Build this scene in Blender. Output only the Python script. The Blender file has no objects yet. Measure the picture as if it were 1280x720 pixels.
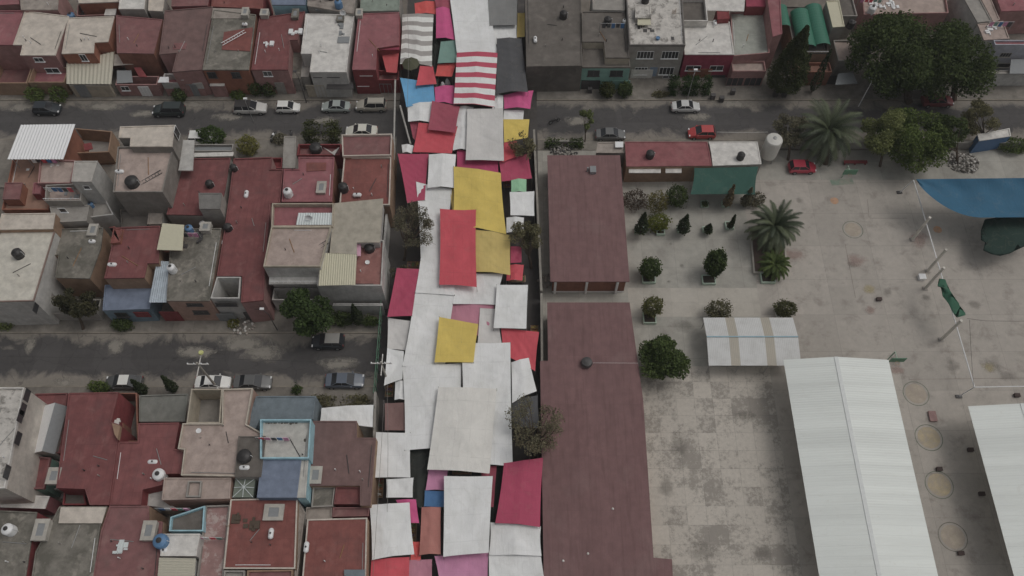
import bpy, math, random
import numpy as np
random.seed(7)
sc = bpy.context.scene
C = sc.collection
# ---------------------------------------------------------------- camera, light
FPX, CAMH = 1056.0, 94.0
TILT = math.atan(569/1056)
cam = bpy.data.cameras.new('camera'); cam.lens = 36*FPX/1280; cam.sensor_width = 36
cam.clip_start = 1; cam.clip_end = 6000
co = bpy.data.objects.new('camera', cam); C.objects.link(co)
co.location = (0, 0, CAMH); co.rotation_euler = (TILT, 0, 0); sc.camera = co
world = bpy.data.worlds.new('World'); sc.world = world; world.use_nodes = True
wn = world.node_tree.nodes; wl = world.node_tree.links
sky = wn.new('ShaderNodeTexSky'); sky.sky_type = 'NISHITA'; sky.sun_disc = False
SUN_EL, SUN_AZ = math.radians(62), math.radians(75)
sky.sun_elevation = SUN_EL; sky.sun_rotation = SUN_AZ
sky.dust_density = 6; sky.air_density = 1.5; sky.ozone_density = 1
hs = wn.new('ShaderNodeHueSaturation'); hs.inputs['Saturation'].default_value = 0.22
wl.new(sky.outputs[0], hs.inputs['Color']); wl.new(hs.outputs[0], wn['Background'].inputs[0])
wn['Background'].inputs[1].default_value = 0.097
sun = bpy.data.lights.new('sun', 'SUN'); sun.energy = 0.55; sun.angle = math.radians(20); sun.color = (1, .975, .94)
so = bpy.data.objects.new('sun', sun); C.objects.link(so)
so.rotation_euler = (math.radians(28), 0, math.radians(90)-SUN_AZ+math.radians(90))
sc.view_settings.view_transform = 'Standard'; sc.view_settings.look = 'None'
sc.view_settings.exposure = -0.60; sc.view_settings.gamma = 1
HAZE = 0.00032
# ---------------------------------------------------------------- helpers
ct, st = math.cos(TILT), math.sin(TILT)
def P(px, py, z=0.0):                      # where the line of sight of a photo pixel meets height z
    u = (px-640)/FPX; v = (py-360)/FPX
    dy = -v*ct+st; dz = -v*st-ct; k = (z-CAMH)/dz
    return (k*u, k*dy, z)
def FY(px, py, Y):                         # ... meets the vertical plane y = Y
    u = (px-640)/FPX; v = (py-360)/FPX
    k = Y/(-v*ct+st)
    return (k*u, Y, CAMH+k*(-v*st-ct))
def FX(px, py, X):
    u = (px-640)/FPX; v = (py-360)/FPX
    k = X/u
    return (X, k*(-v*ct+st), CAMH+k*(-v*st-ct))
WL = {}
def tag(o, label=None, cat=None, group=None, kind=None):
    if label: o['label'] = label
    if cat: o['category'] = cat
    if group: o['group'] = group
    if kind: o['kind'] = kind
    return o
def thing(name, label, cat, loc=(0, 0, 0), rz=0, group=None):
    o = bpy.data.objects.new(name, None); C.objects.link(o); o.location = loc; o.rotation_euler = (0, 0, rz)
    o.empty_display_size = .3
    WL[o.name] = tuple(loc); return tag(o, label, cat, group)
class MB:
    def __init__(s): s.v = []; s.f = []; s.uv = None
    def add(s, v, f):
        n = len(s.v); s.v += [tuple(p) for p in v]; s.f += [tuple(i+n for i in q) for q in f]; return s
    def box(s, x0, x1, y0, y1, z0, z1):
        return s.add([(x0,y0,z0),(x1,y0,z0),(x1,y1,z0),(x0,y1,z0),(x0,y0,z1),(x1,y0,z1),(x1,y1,z1),(x0,y1,z1)],
              [(0,3,2,1),(4,5,6,7),(0,1,5,4),(1,2,6,5),(2,3,7,6),(3,0,4,7)])
    def prism(s, pts, z0, z1):
        n = len(pts)
        return s.add([(p[0],p[1],z0) for p in pts]+[(p[0],p[1],z1) for p in pts],
              [tuple(range(n))[::-1], tuple(range(n, 2*n))]+[(i,(i+1)%n,n+(i+1)%n,n+i) for i in range(n)])
    def ring(s, a, b, z0, z1):             # wall between outline a and inner outline b
        n = len(a); v = []
        for L in (a, b):
            for z in (z0, z1): v += [(p[0],p[1],z) for p in L]
        f = []
        for i in range(n):
            j = (i+1) % n
            f += [(i,j,n+j,n+i),(2*n+j,2*n+i,3*n+i,3*n+j),(n+i,n+j,3*n+j,3*n+i),(j,i,2*n+i,2*n+j)]
        return s.add(v, f)
    def tube(s, p, q, r0, r1=None, n=8):
        r1 = r0 if r1 is None else r1
        p = np.array(p, float); q = np.array(q, float); d = q-p; L = np.linalg.norm(d)
        if L < 1e-6: return s
        d /= L; a = np.cross(d, (0,0,1) if abs(d[2]) < .9 else (1,0,0)); a /= np.linalg.norm(a); b = np.cross(d, a)
        v = []
        for c, r in ((p, r0), (q, r1)):
            for i in range(n):
                t = 2*math.pi*i/n; v.append(tuple(c+(a*math.cos(t)+b*math.sin(t))*r))
        return s.add(v, [(i,(i+1)%n,n+(i+1)%n,n+i) for i in range(n)]+[tuple(range(n))[::-1], tuple(range(n,2*n))])
    def lathe(s, c, prof, n=16):
        v = []
        for r, z in prof:
            for i in range(n):
                t = 2*math.pi*i/n; v.append((c[0]+r*math.cos(t), c[1]+r*math.sin(t), c[2]+z))
        m = len(prof); f = []
        for k in range(m-1):
            for i in range(n): f.append((k*n+i, k*n+(i+1)%n, (k+1)*n+(i+1)%n, (k+1)*n+i))
        f += [tuple(range(n))[::-1], tuple(range((m-1)*n, m*n))]
        return s.add(v, f)
    def patch(s, q, nu, nv, off=None):     # bilinear patch, corners tl tr br bl
        tl, tr, br, bl = [np.array(p, float) for p in q]; v = []; uv = []
        for j in range(nv+1):
            for i in range(nu+1):
                a, b = i/nu, j/nv
                p = (tl*(1-a)+tr*a)*(1-b)+(bl*(1-a)+br*a)*b
                if off: p = p+np.array(off(a, b))
                v.append(tuple(p)); uv.append((a, b))
        base = len(s.v)
        s.add(v, [(j*(nu+1)+i, (j+1)*(nu+1)+i, (j+1)*(nu+1)+i+1, j*(nu+1)+i+1) for j in range(nv) for i in range(nu)])
        s.uv = (s.uv or {}); 
        for i, t in enumerate(uv): s.uv[base+i] = t
        return s
def part(name, mb, mat, parent=None, local=False, smooth=False):
    v = mb.v
    if parent is not None and not local:
        w = WL.get(parent.name, (0,0,0)); v = [(a-w[0], b-w[1], c-w[2]) for a, b, c in v]
    me = bpy.data.meshes.new(name); me.from_pydata(v, [], mb.f); me.update()
    if mb.uv:
        ul = me.uv_layers.new(name='uv')
        for lp in me.loops: ul.data[lp.index].uv = mb.uv.get(lp.vertex_index, (0,0))
    me.materials.append(mat)
    if smooth: me.polygons.foreach_set('use_smooth', [True]*len(me.polygons))
    o = bpy.data.objects.new(name, me); C.objects.link(o)
    if parent is not None:
        o.parent = parent; WL[o.name] = WL.get(parent.name, (0,0,0)) if not local else (0,0,0)
    else: WL[o.name] = (0,0,0)
    return o
def copy_tree(o, parent=None):
    c = o.copy(); C.objects.link(c); c.parent = parent
    for ch in list(o.children): copy_tree(ch, c)
    return c
def area(p): return sum(p[i][0]*p[(i+1)%len(p)][1]-p[(i+1)%len(p)][0]*p[i][1] for i in range(len(p)))/2
def ccw(p): return p if area(p) > 0 else p[::-1]
def inset(p, d):
    n = len(p); out = []
    for i in range(n):
        a, b, c = np.array(p[i-1][:2]), np.array(p[i][:2]), np.array(p[(i+1)%n][:2])
        e1 = (b-a)/np.linalg.norm(b-a); e2 = (c-b)/np.linalg.norm(c-b)
        n1 = np.array((-e1[1], e1[0])); n2 = np.array((-e2[1], e2[0]))
        m = n1+n2; k = m.dot(m)/2; m = m/max(k, .25)
        out.append(tuple(b+m*d))
    return out
# ---------------------------------------------------------------- materials
KLUM = 0.47
def lin(c):
    c /= 255.; return c/12.92 if c <= .04045 else ((c+.055)/1.055)**2.4
def alb(rgb, k=None, sat=.9):
    k = k or KLUM
    lo = 0.0                              # veil of the air
    g = sum(rgb)/3.; rgb = tuple(g+(c-g)*sat for c in rgb); rgb = (rgb[0]*.995, rgb[1]*.995, rgb[2]*.985)
    return tuple(min(.86, max(.004, (lin(c)-lo)/k)) for c in rgb)
MC = {}
def nmat(name):
    m = bpy.data.materials.new(name); m.use_nodes = True
    N, L = m.node_tree.nodes, m.node_tree.links
    return m, N, L, N['Principled BSDF']
def math_n(N, L, op, a, b=None, c=None):
    n = N.new('ShaderNodeMath'); n.operation = op
    for i, x in enumerate((a, b, c)):
        if x is None: continue
        if isinstance(x, (int, float)): n.inputs[i].default_value = x
        else: L.new(x, n.inputs[i])
    return n.outputs[0]
def noise(N, L, vec, scale, detail=4, rough=.6, dist=0):
    n = N.new('ShaderNodeTexNoise'); n.inputs['Scale'].default_value = scale; n.inputs['Detail'].default_value = detail
    n.inputs['Roughness'].default_value = rough; n.inputs['Distortion'].default_value = dist
    L.new(vec, n.inputs['Vector']); return n.outputs['Fac']
def ramp(N, L, fac, a, b, lo=0., hi=1.):
    n = N.new('ShaderNodeMapRange'); n.inputs['From Min'].default_value = a; n.inputs['From Max'].default_value = b
    n.inputs['To Min'].default_value = lo; n.inputs['To Max'].default_value = hi; L.new(fac, n.inputs['Value']); return n.outputs[0]
def mixc(N, L, fac, a, b, mode='MIX'):
    n = N.new('ShaderNodeMix'); n.data_type = 'RGBA'; n.blend_type = mode
    for x, k in ((fac, 0), (a, 6), (b, 7)):
        if isinstance(x, (int, float)): n.inputs[k].default_value = x
        elif isinstance(x, tuple): n.inputs[k].default_value = (*x[:3], 1)
        else: L.new(x, n.inputs[k])
    return n.outputs[2]
def pos(N, seed=0):
    g = N.new('ShaderNodeNewGeometry'); return g.outputs['Position']
def surf(key, rgb, stain=.35, stain_rgb=None, scale=.35, lo=.5, hi=.7, rough=.9, grid=None, bump=.3, fine=.18, streak=0, patches=0, light=0, light_rgb=None):
    if key in MC: return MC[key]
    m, N, L, B = nmat(key); p = pos(N)
    base = alb(rgb); st_ = alb(stain_rgb) if stain_rgb else tuple(x*.45 for x in base)
    off = N.new('ShaderNodeVectorMath'); off.operation = 'ADD'; off.inputs[1].default_value = (random.random()*90, random.random()*90, 0)
    L.new(p, off.inputs[0]); p = off.outputs[0]
    c = mixc(N, L, ramp(N, L, noise(N, L, p, 1.1, 5), .3, .7, 0, 1), tuple(x*(1-fine) for x in base), tuple(min(.9, x*(1+fine)) for x in base))
    n1 = noise(N, L, p, scale, 9, .72, .25)
    c = mixc(N, L, math_n(N, L, 'MULTIPLY', ramp(N, L, n1, lo, hi), stain), c, st_)
    if light:
        n3 = noise(N, L, p, scale*1.7, 6, .6, .3)
        c = mixc(N, L, math_n(N, L, 'MULTIPLY', ramp(N, L, n3, .56, .68), light), c, alb(light_rgb or (165,155,150)))
    n2 = noise(N, L, p, 9, 3)
    c = mixc(N, L, ramp(N, L, n2, .3, .75, 0, .22), c, tuple(x*.5 for x in base))
    if streak:
        mp = N.new('ShaderNodeMapping'); mp.inputs['Scale'].default_value = (2.4, .25, .25); L.new(p, mp.inputs[0])
        c = mixc(N, L, math_n(N, L, 'MULTIPLY', ramp(N, L, noise(N, L, mp.outputs[0], 1.0, 3), .5, .75), streak), c, tuple(x*.55 for x in base))
    if patches:                               # irregular mended patches
        vo = N.new('ShaderNodeTexVoronoi'); vo.distance = 'CHEBYCHEV'; vo.inputs['Scale'].default_value = .28; L.new(p, vo.inputs['Vector'])
        sp = N.new('ShaderNodeSeparateColor'); L.new(vo.outputs['Color'], sp.inputs[0])
        c = mixc(N, L, math_n(N, L, 'MULTIPLY', ramp(N, L, sp.outputs[0], 0, 1), patches), c, tuple(x*.6 for x in base))
    if grid:
        gx, gy, gw, gs = grid
        br = N.new('ShaderNodeTexBrick'); br.offset = 0; br.inputs['Scale'].default_value = 1
        br.inputs['Brick Width'].default_value = gx; br.inputs['Row Height'].default_value = gy
        br.inputs['Mortar Size'].default_value = gw; br.inputs['Mortar Smooth'].default_value = .4
        br.inputs['Color1'].default_value = (1,1,1,1); br.inputs['Color2'].default_value = (.78,.78,.78,1); br.inputs['Mortar'].default_value = (.55,.55,.55,1)
        L.new(p, br.inputs['Vector'])
        c = mixc(N, L, gs, c, br.outputs['Color'], 'MULTIPLY')
    L.new(c, B.inputs['Base Color']); B.inputs['Roughness'].default_value = rough
    B.inputs['Specular IOR Level'].default_value = .25
    if bump:
        b = N.new('ShaderNodeBump'); b.inputs['Strength'].default_value = bump; b.inputs['Distance'].default_value = .03
        L.new(n2, b.inputs['Height']); L.new(b.outputs[0], B.inputs['Normal'])
    MC[key] = m; return m
def plain(key, rgb, rough=.6, metal=0, var=.15):
    if key in MC: return MC[key]
    m, N, L, B = nmat(key); base = alb(rgb)
    c = mixc(N, L, noise(N, L, pos(N), 3, 4), tuple(x*(1-var) for x in base), tuple(min(.9, x*(1+var)) for x in base))
    L.new(c, B.inputs['Base Color']); B.inputs['Roughness'].default_value = rough; B.inputs['Metallic'].default_value = metal
    MC[key] = m; return m
def cloth(key, rgb, stripes=None):
    if key in MC: return MC[key]
    m, N, L, B = nmat(key); rgb = tuple(x*(.94 if max(rgb)-min(rgb) > 30 else 1) for x in rgb); base = alb(rgb, sat=1.0); p = pos(N)
    c = mixc(N, L, ramp(N, L, noise(N, L, p, .45, 5, .6, .2), .35, .7), tuple(min(.88, x*1.04) for x in base), tuple(x*.9 for x in base))
    c = mixc(N, L, ramp(N, L, noise(N, L, p, 2.2, 5, .7), .55, .75, 0, .13), c, tuple(x*.7 for x in base))
    u0 = N.new('ShaderNodeUVMap'); u0.uv_map = 'uv'; s0 = N.new('ShaderNodeSeparateXYZ'); L.new(u0.outputs[0], s0.inputs[0])
    ln = None                                 # fold marks of the packed sheet
    for o_, k_, w_ in ((0, 4, .018), (1, 3, .014)):
        t_ = math_n(N, L, 'LESS_THAN', math_n(N, L, 'ABSOLUTE', math_n(N, L, 'SUBTRACT', math_n(N, L, 'FRACT', math_n(N, L, 'MULTIPLY', s0.outputs[o_], k_)), .5)), w_)
        ln = t_ if ln is None else math_n(N, L, 'MAXIMUM', ln, t_)
    c = mixc(N, L, math_n(N, L, 'MULTIPLY', ln, ramp(N, L, noise(N, L, p, .8, 3), .35, .6, 0, .22)), c, tuple(x*.55 for x in base))
    wv = N.new('ShaderNodeTexNoise'); wv.inputs['Scale'].default_value = .55; wv.inputs['Detail'].default_value = 2; L.new(p, wv.inputs['Vector'])
    ed = math_n(N, L, 'ABSOLUTE', math_n(N, L, 'SUBTRACT', wv.outputs['Fac'], .55))
    c = mixc(N, L, ramp(N, L, ed, .0, .02, .08, 0), c, alb((118,108,96)))
    if stripes:
        n, rgb2, zig, frac, start = stripes
        uv = N.new('ShaderNodeUVMap'); uv.uv_map = 'uv'; sp = N.new('ShaderNodeSeparateXYZ'); L.new(uv.outputs[0], sp.inputs[0])
        v = sp.outputs[1]
        if zig:
            t = math_n(N, L, 'PINGPONG', math_n(N, L, 'ADD', sp.outputs[0], .35), .5)
            z = math_n(N, L, 'MULTIPLY', math_n(N, L, 'MULTIPLY', t, zig), math_n(N, L, 'MINIMUM', math_n(N, L, 'MULTIPLY', v, 2.), 1.))
            v = math_n(N, L, 'ADD', v, z)
        w = math_n(N, L, 'FRACT', math_n(N, L, 'MULTIPLY', math_n(N, L, 'ADD', v, start), n))
        f = math_n(N, L, 'LESS_THAN', w, frac)
        b2 = alb(rgb2)
        c = mixc(N, L, f, c, mixc(N, L, noise(N, L, p, 1.5, 4), tuple(x*1.1 for x in b2), tuple(x*.85 for x in b2)))
    L.new(c, B.inputs['Base Color']); B.inputs['Roughness'].default_value = .75; B.inputs['Specular IOR Level'].default_value = .2
    b = N.new('ShaderNodeBump'); b.inputs['Strength'].default_value = .5; b.inputs['Distance'].default_value = .12
    mp = N.new('ShaderNodeMapping'); mp.inputs['Scale'].default_value = (1.6, .5, 1); mp.inputs['Rotation'].default_value = (0,0,random.uniform(-1.2,1.2)); L.new(p, mp.inputs[0])
    L.new(noise(N, L, mp.outputs[0], 1.1, 4, .55, .8), b.inputs['Height']); L.new(b.outputs[0], B.inputs['Normal'])
    MC[key] = m; return m
def leafmat(key, a, b, big=.5):
    if key in MC: return MC[key]
    m, N, L, B = nmat(key); g = N.new('ShaderNodeNewGeometry')
    ca, cb = [(q[0]*1.75+.005, q[1]*1.55+.004, q[2]*1.35+.002) for q in (a, b)]
    c = mixc(N, L, g.outputs['Random Per Island'], ca, cb)
    c = mixc(N, L, ramp(N, L, noise(N, L, g.outputs['Position'], big, 3), .4, .65, 0, .55), c, tuple(x*1.5 for x in cb))
    L.new(c, B.inputs['Base Color']); B.inputs['Roughness'].default_value = .75; B.inputs['Specular IOR Level'].default_value = .15
    tr = N.new('ShaderNodeBsdfTranslucent'); L.new(c, tr.inputs['Color']); ms = N.new('ShaderNodeMixShader'); ms.inputs[0].default_value = .3; L.new(B.outputs[0], ms.inputs[1]); L.new(tr.outputs[0], ms.inputs[2]); L.new(ms.outputs[0], N['Material Output'].inputs[0])
    MC[key] = m; return m
RED = surf('red_roof', (100,60,60), .7, (80,60,60), .35, grid=(1.0,7,.025,.4), streak=.35, light=.4, light_rgb=(122,88,86), patches=.25)
RED2 = surf('brick_red_roof', (104,62,58), .6, (80,58,56), .4, grid=(1.1,5,.025,.35), light=.3, light_rgb=(124,90,86), patches=.2)
DRED = surf('dull_red_roof', (100,68,68), .5, (86,70,68), .35, light=.35, light_rgb=(122,98,94))
PRED = surf('pinkish_red_roof', (118,74,78), .7, (96,70,70), .4, grid=(1.2,6,.02,.3), light=.35, light_rgb=(134,104,104), patches=.2)
BRN = surf('brown_roof', (92,72,70), .35, (82,68,66), .3, grid=(.9,60,.02,.25), streak=.2)
SCH = surf('school_roof', (96,72,72), .35, (88,68,68), .12, grid=(1.05,6.0,.018,.42), streak=.5, bump=.1, fine=.1, light=.25, light_rgb=(112,94,92))
CREAM = surf('cream_roof', (150,142,134), .45, (120,112,104), .4, grid=(3,3,.02,.15))
WHT = surf('white_roof', (158,155,152), .55, (118,114,110), .45)
STW = surf('stained_white_roof', (148,144,140), .8, (80,76,72), .8, .5, .6)
CONC = surf('concrete_roof', (124,116,110), .75, (82,76,72), .45, .46, .66, patches=.2)
PCONC = surf('pinkish_concrete', (132,118,112), .6, (96,84,78), .5, patches=.15)
DCONC = surf('dark_concrete_roof', (86,81,77), .7, (62,58,54), .4, .42, .66, light=.35, light_rgb=(112,106,100), patches=.3)
MCONC = surf('mossy_concrete_roof', (98,94,88), .8, (66,64,58), .5, .42, .6, light=.5, light_rgb=(128,122,114))
GREY = surf('grey_wall', (116,112,108), .4)
WW = surf('white_wall', (142,140,138), .5, (106,102,98), .5, streak=.35)
WCR = surf('cream_wall', (132,124,112), .4, streak=.2)
WTAN = surf('tan_wall', (118,96,80), .4)
WPNK = surf('pink_wall', (122,92,90), .4, streak=.2)
WSAL = surf('salmon_wall', (128,104,94), .35)
WORG = surf('orange_wall', (116,76,62), .4)
WRED = surf('red_wall', (104,50,52), .4)
WTEAL = surf('teal_wall', (98,128,120), .35)
WMAG = surf('magenta_wall', (116,50,64), .35)
WBLU = surf('pale_blue_wall', (118,148,158), .3)
BRK = surf('brick_wall', (108,74,62), .4, grid=(.5,.2,.02,.4))
BLUR = surf('blue_roof', (88,96,112), .35, (76,84,96), .35)
BGR = surf('grey_blue_roof', (84,92,98), .35, (74,80,84), .35)
SHEET = plain('galvanised_sheet', (150,155,156), .5, 0, .1)
SHEETB = plain('beige_sheet', (138,134,122), .6, 0, .1)
SHEETD = plain('grey_sheet', (98,100,102), .6, 0, .15)
YELS = plain('pale_yellow_sheet', (146,142,124), .7, 0, .1)
BLK = plain('black_plastic', (36,34,34), .5)
WPL = plain('white_paint', (176,174,172), .5)
BPL = plain('blue_plastic', (62,92,124), .5)
GLS = plain('dark_glass', (46,46,48), .15, 0, .3)
CGLS = plain('car_glass', (36,37,40), .12, 0, .1)
STEEL = plain('grey_steel', (112,112,112), .5, .3)
DST = plain('dark_steel', (52,50,50), .5)
RUB = plain('rubber', (32,32,32), .9)
WOOD = plain('bark', (62,52,44), .95, 0, .3)
CYPW = plain('wood_box', (112,84,58), .9, 0, .3)
GRNP = plain('green_paint', (70,104,84), .6)
FGRN = plain('pale_green_white_paint', (124,138,126), .8, 0, .15)
SOIL = plain('soil', (48,42,36), 1, 0, .3)
SKB = surf('skylight_concrete', (134,130,124), .5)
# ---------------------------------------------------------------- ground
def sheet(name, x0, x1, y0, y1, z, mat, th=.0, label=None):
    mb = MB()
    if th: mb.box(x0, x1, y0, y1, z-th, z)
    else: mb.add([(x0,y0,z),(x1,y0,z),(x1,y1,z),(x0,y1,z)], [(0,1,2,3)])
    o = part(name, mb, mat); o['kind'] = 'structure'; return o
GRD = surf('bare_ground', (92,86,80), .5, None, .1)
ASP = surf('asphalt', (66,63,63), .5, (54,52,52), .14, .4, .62, light=.55, light_rgb=(96,92,88), patches=.22, fine=.1, bump=.2)
ASPD = surf('dark_asphalt', (62,59,58), .4, (50,48,48), .25, light=.3, light_rgb=(92,88,84), patches=.25, fine=.1)
PAV = surf('pavement_concrete', (106,101,95), .65, (72,67,63), .35, .42, .62, grid=(2.6,40,.03,.5), light=.3, light_rgb=(118,112,106), patches=.3)
KERB = surf('kerb_concrete', (104,98,90), .5)
YARD = surf('yard_concrete', (134,131,125), .7, (106,102,97), .3, .44, .66, grid=(4.2,4.2,.03,.6), patches=.22, fine=.08, light=.2, light_rgb=(134,124,118))
YARD2 = surf('stained_yard_concrete', (124,119,112), .8, (78,75,71), .42, .5, .62, grid=(2.25,2.25,.03,.6), patches=.38, fine=.1)
YARD3 = surf('pinkish_court_concrete', (136,130,124), .75, (106,99,94), .45, .52, .68, grid=(6.5,5,.03,.6), patches=.2, fine=.08)
YARD4 = surf('walkway_concrete', (140,135,128), .4, (104,98,92), .3, grid=(3.4,6,.02,.4), fine=.06)

def court_mat():
    m, N, L, B = nmat('stained_yard_concrete2'); p = pos(N); base = alb((142,136,129)); dark = alb((92,87,82))
    def brick(w, c2, mort):
        br = N.new('ShaderNodeTexBrick'); br.offset = 0; br.inputs['Scale'].default_value = 1; br.inputs['Brick Width'].default_value = w; br.inputs['Row Height'].default_value = w*.98
        br.inputs['Mortar Size'].default_value = .025; br.inputs['Color1'].default_value = (1,1,1,1); br.inputs['Color2'].default_value = (c2,c2,c2,1); br.inputs['Mortar'].default_value = (mort,)*3+(1,)
        L.new(p, br.inputs['Vector']); return br.outputs['Color']
    tile = brick(2.15, 0., .5)
    n1 = noise(N, L, p, 1.3, 14, .84, .1); n0 = noise(N, L, p, .16, 3)
    k = math_n(N, L, 'ADD', n1, math_n(N, L, 'MULTIPLY', math_n(N, L, 'SUBTRACT', .5, tile), .11)); k = math_n(N, L, 'ADD', k, math_n(N, L, 'MULTIPLY', math_n(N, L, 'SUBTRACT', n0, .5), .5))
    c = mixc(N, L, ramp(N, L, noise(N, L, p, 2.5, 6, .7), .3, .7), tuple(x*.9 for x in base), tuple(x*1.08 for x in base))
    c = mixc(N, L, ramp(N, L, k, .49, .57, 0, .62), c, dark)
    c = mixc(N, L, .75, c, brick(2.15, .86, .66), 'MULTIPLY')
    n5 = noise(N, L, p, 14, 3, .8); c = mixc(N, L, ramp(N, L, n5, .55, .75, 0, .35), c, dark)
    L.new(c, B.inputs['Base Color']); B.inputs['Roughness'].default_value = .92; return m
def road_mat(name, yc, hw, rgb):
    m, N, L, B = nmat(name); p = pos(N); base = alb(rgb); dust = alb((112,106,99)); s = N.new('ShaderNodeSeparateXYZ'); L.new(p, s.inputs[0])
    d = ramp(N, L, math_n(N, L, 'ABSOLUTE', math_n(N, L, 'SUBTRACT', s.outputs[1], yc)), hw-2.6, hw, -.03, .34)
    n1 = noise(N, L, p, .22, 7, .68, .5)
    c = mixc(N, L, ramp(N, L, noise(N, L, p, 1.3, 6, .7), .3, .7), tuple(x*.86 for x in base), tuple(x*1.16 for x in base))
    mp = N.new('ShaderNodeMapping'); mp.inputs['Scale'].default_value = (.05,.9,1); L.new(p, mp.inputs[0])
    c = mixc(N, L, ramp(N, L, noise(N, L, mp.outputs[0], 1, 3), .45, .7, 0, .4), c, tuple(x*1.35 for x in base))
    vo = N.new('ShaderNodeTexVoronoi'); vo.distance = 'CHEBYCHEV'; vo.inputs['Scale'].default_value = .17; L.new(p, vo.inputs['Vector']); sc_ = N.new('ShaderNodeSeparateColor'); L.new(vo.outputs['Color'], sc_.inputs[0])
    c = mixc(N, L, ramp(N, L, sc_.outputs[0], .7, .75, 0, .35), c, tuple(x*1.5 for x in base))
    c = mixc(N, L, ramp(N, L, math_n(N, L, 'ADD', n1, d), .60, .74, 0, .85), c, mixc(N, L, noise(N, L, p, 2.5, 5), dust, tuple(x*.65 for x in dust)))
    ve = N.new('ShaderNodeTexVoronoi'); ve.feature = 'DISTANCE_TO_EDGE'; ve.inputs['Scale'].default_value = .3; n9 = N.new('ShaderNodeVectorMath'); n9.operation = 'ADD'; L.new(p, n9.inputs[0])
    nn = N.new('ShaderNodeTexNoise'); nn.inputs['Scale'].default_value = .8; L.new(p, nn.inputs['Vector']); L.new(nn.outputs['Color'], n9.inputs[1]); L.new(n9.outputs[0], ve.inputs['Vector'])
    c = mixc(N, L, ramp(N, L, ve.outputs['Distance'], .0, .012, .5, 0), c, tuple(x*.45 for x in base))
    L.new(c, B.inputs['Base Color']); B.inputs['Roughness'].default_value = .9; B.inputs['Specular IOR Level'].default_value = .25; return m
YARD2 = court_mat(); ASPN = road_mat('asphalt_upper', 77.7, 3.6, (58,56,56)); ASPS = road_mat('asphalt_lower', 40.9, 3.5, (55,53,53))
WX0, WX1 = -14.2, 3.55
sheet('ground', -900, 900, -600, 1400, -.10, GRD)
sheet('market_street', WX0-1.9, WX1, -25, 112, .0, ASPD)
sheet('north_road', -130, WX0-1.9, 74.2, 81.2, 0, ASPN); sheet('north_road', WX1, 150, 74.2, 81.2, 0, ASPN)
sheet('south_road', -130, WX0-1.9, 37.4, 44.3, 0, ASPS)
for x0, x1 in ((-130, WX0-1.9), (WX1, 150)):
    sheet('pavement', x0, x1, 81.38, 86, .12, PAV, .2); sheet('kerb', x0, x1, 81.2, 81.38, .14, KERB, .2)
    sheet('kerb', x0, x1, 74.02, 74.2, .14, KERB, .2)
sheet('pavement', -130, WX0-1.9, 66, 74.02, .12, PAV, .2)
sheet('pavement', WX1, 150, 72.3, 74.02, .12, PAV, .2)
sheet('pavement', -130, WX0-1.9, 44.48, 54, .12, PAV, .2); sheet('kerb', -130, WX0-1.9, 44.3, 44.48, .14, KERB, .2)
sheet('pavement', -130, WX0-1.9, 30, 37.22, .12, PAV, .2); sheet('kerb', -130, WX0-1.9, 37.22, 37.4, .14, KERB, .2)
sheet('school_yard', WX1, 110, -25, 72.3, .02, YARD)
a = P(796, 458); b = P(1022, 458)
sheet('stained_court', a[0], 30.95, -25, a[1], .026, YARD2)
a = P(1060, 225)
sheet('sports_court', 31.0, 109, -24, a[1], .026, YARD3)
a0, a1 = P(800, 396), P(800, 360)
sheet('yard_walkway', 14.6, 31.0-.01, a0[1], a1[1], .026, YARD4)
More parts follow.
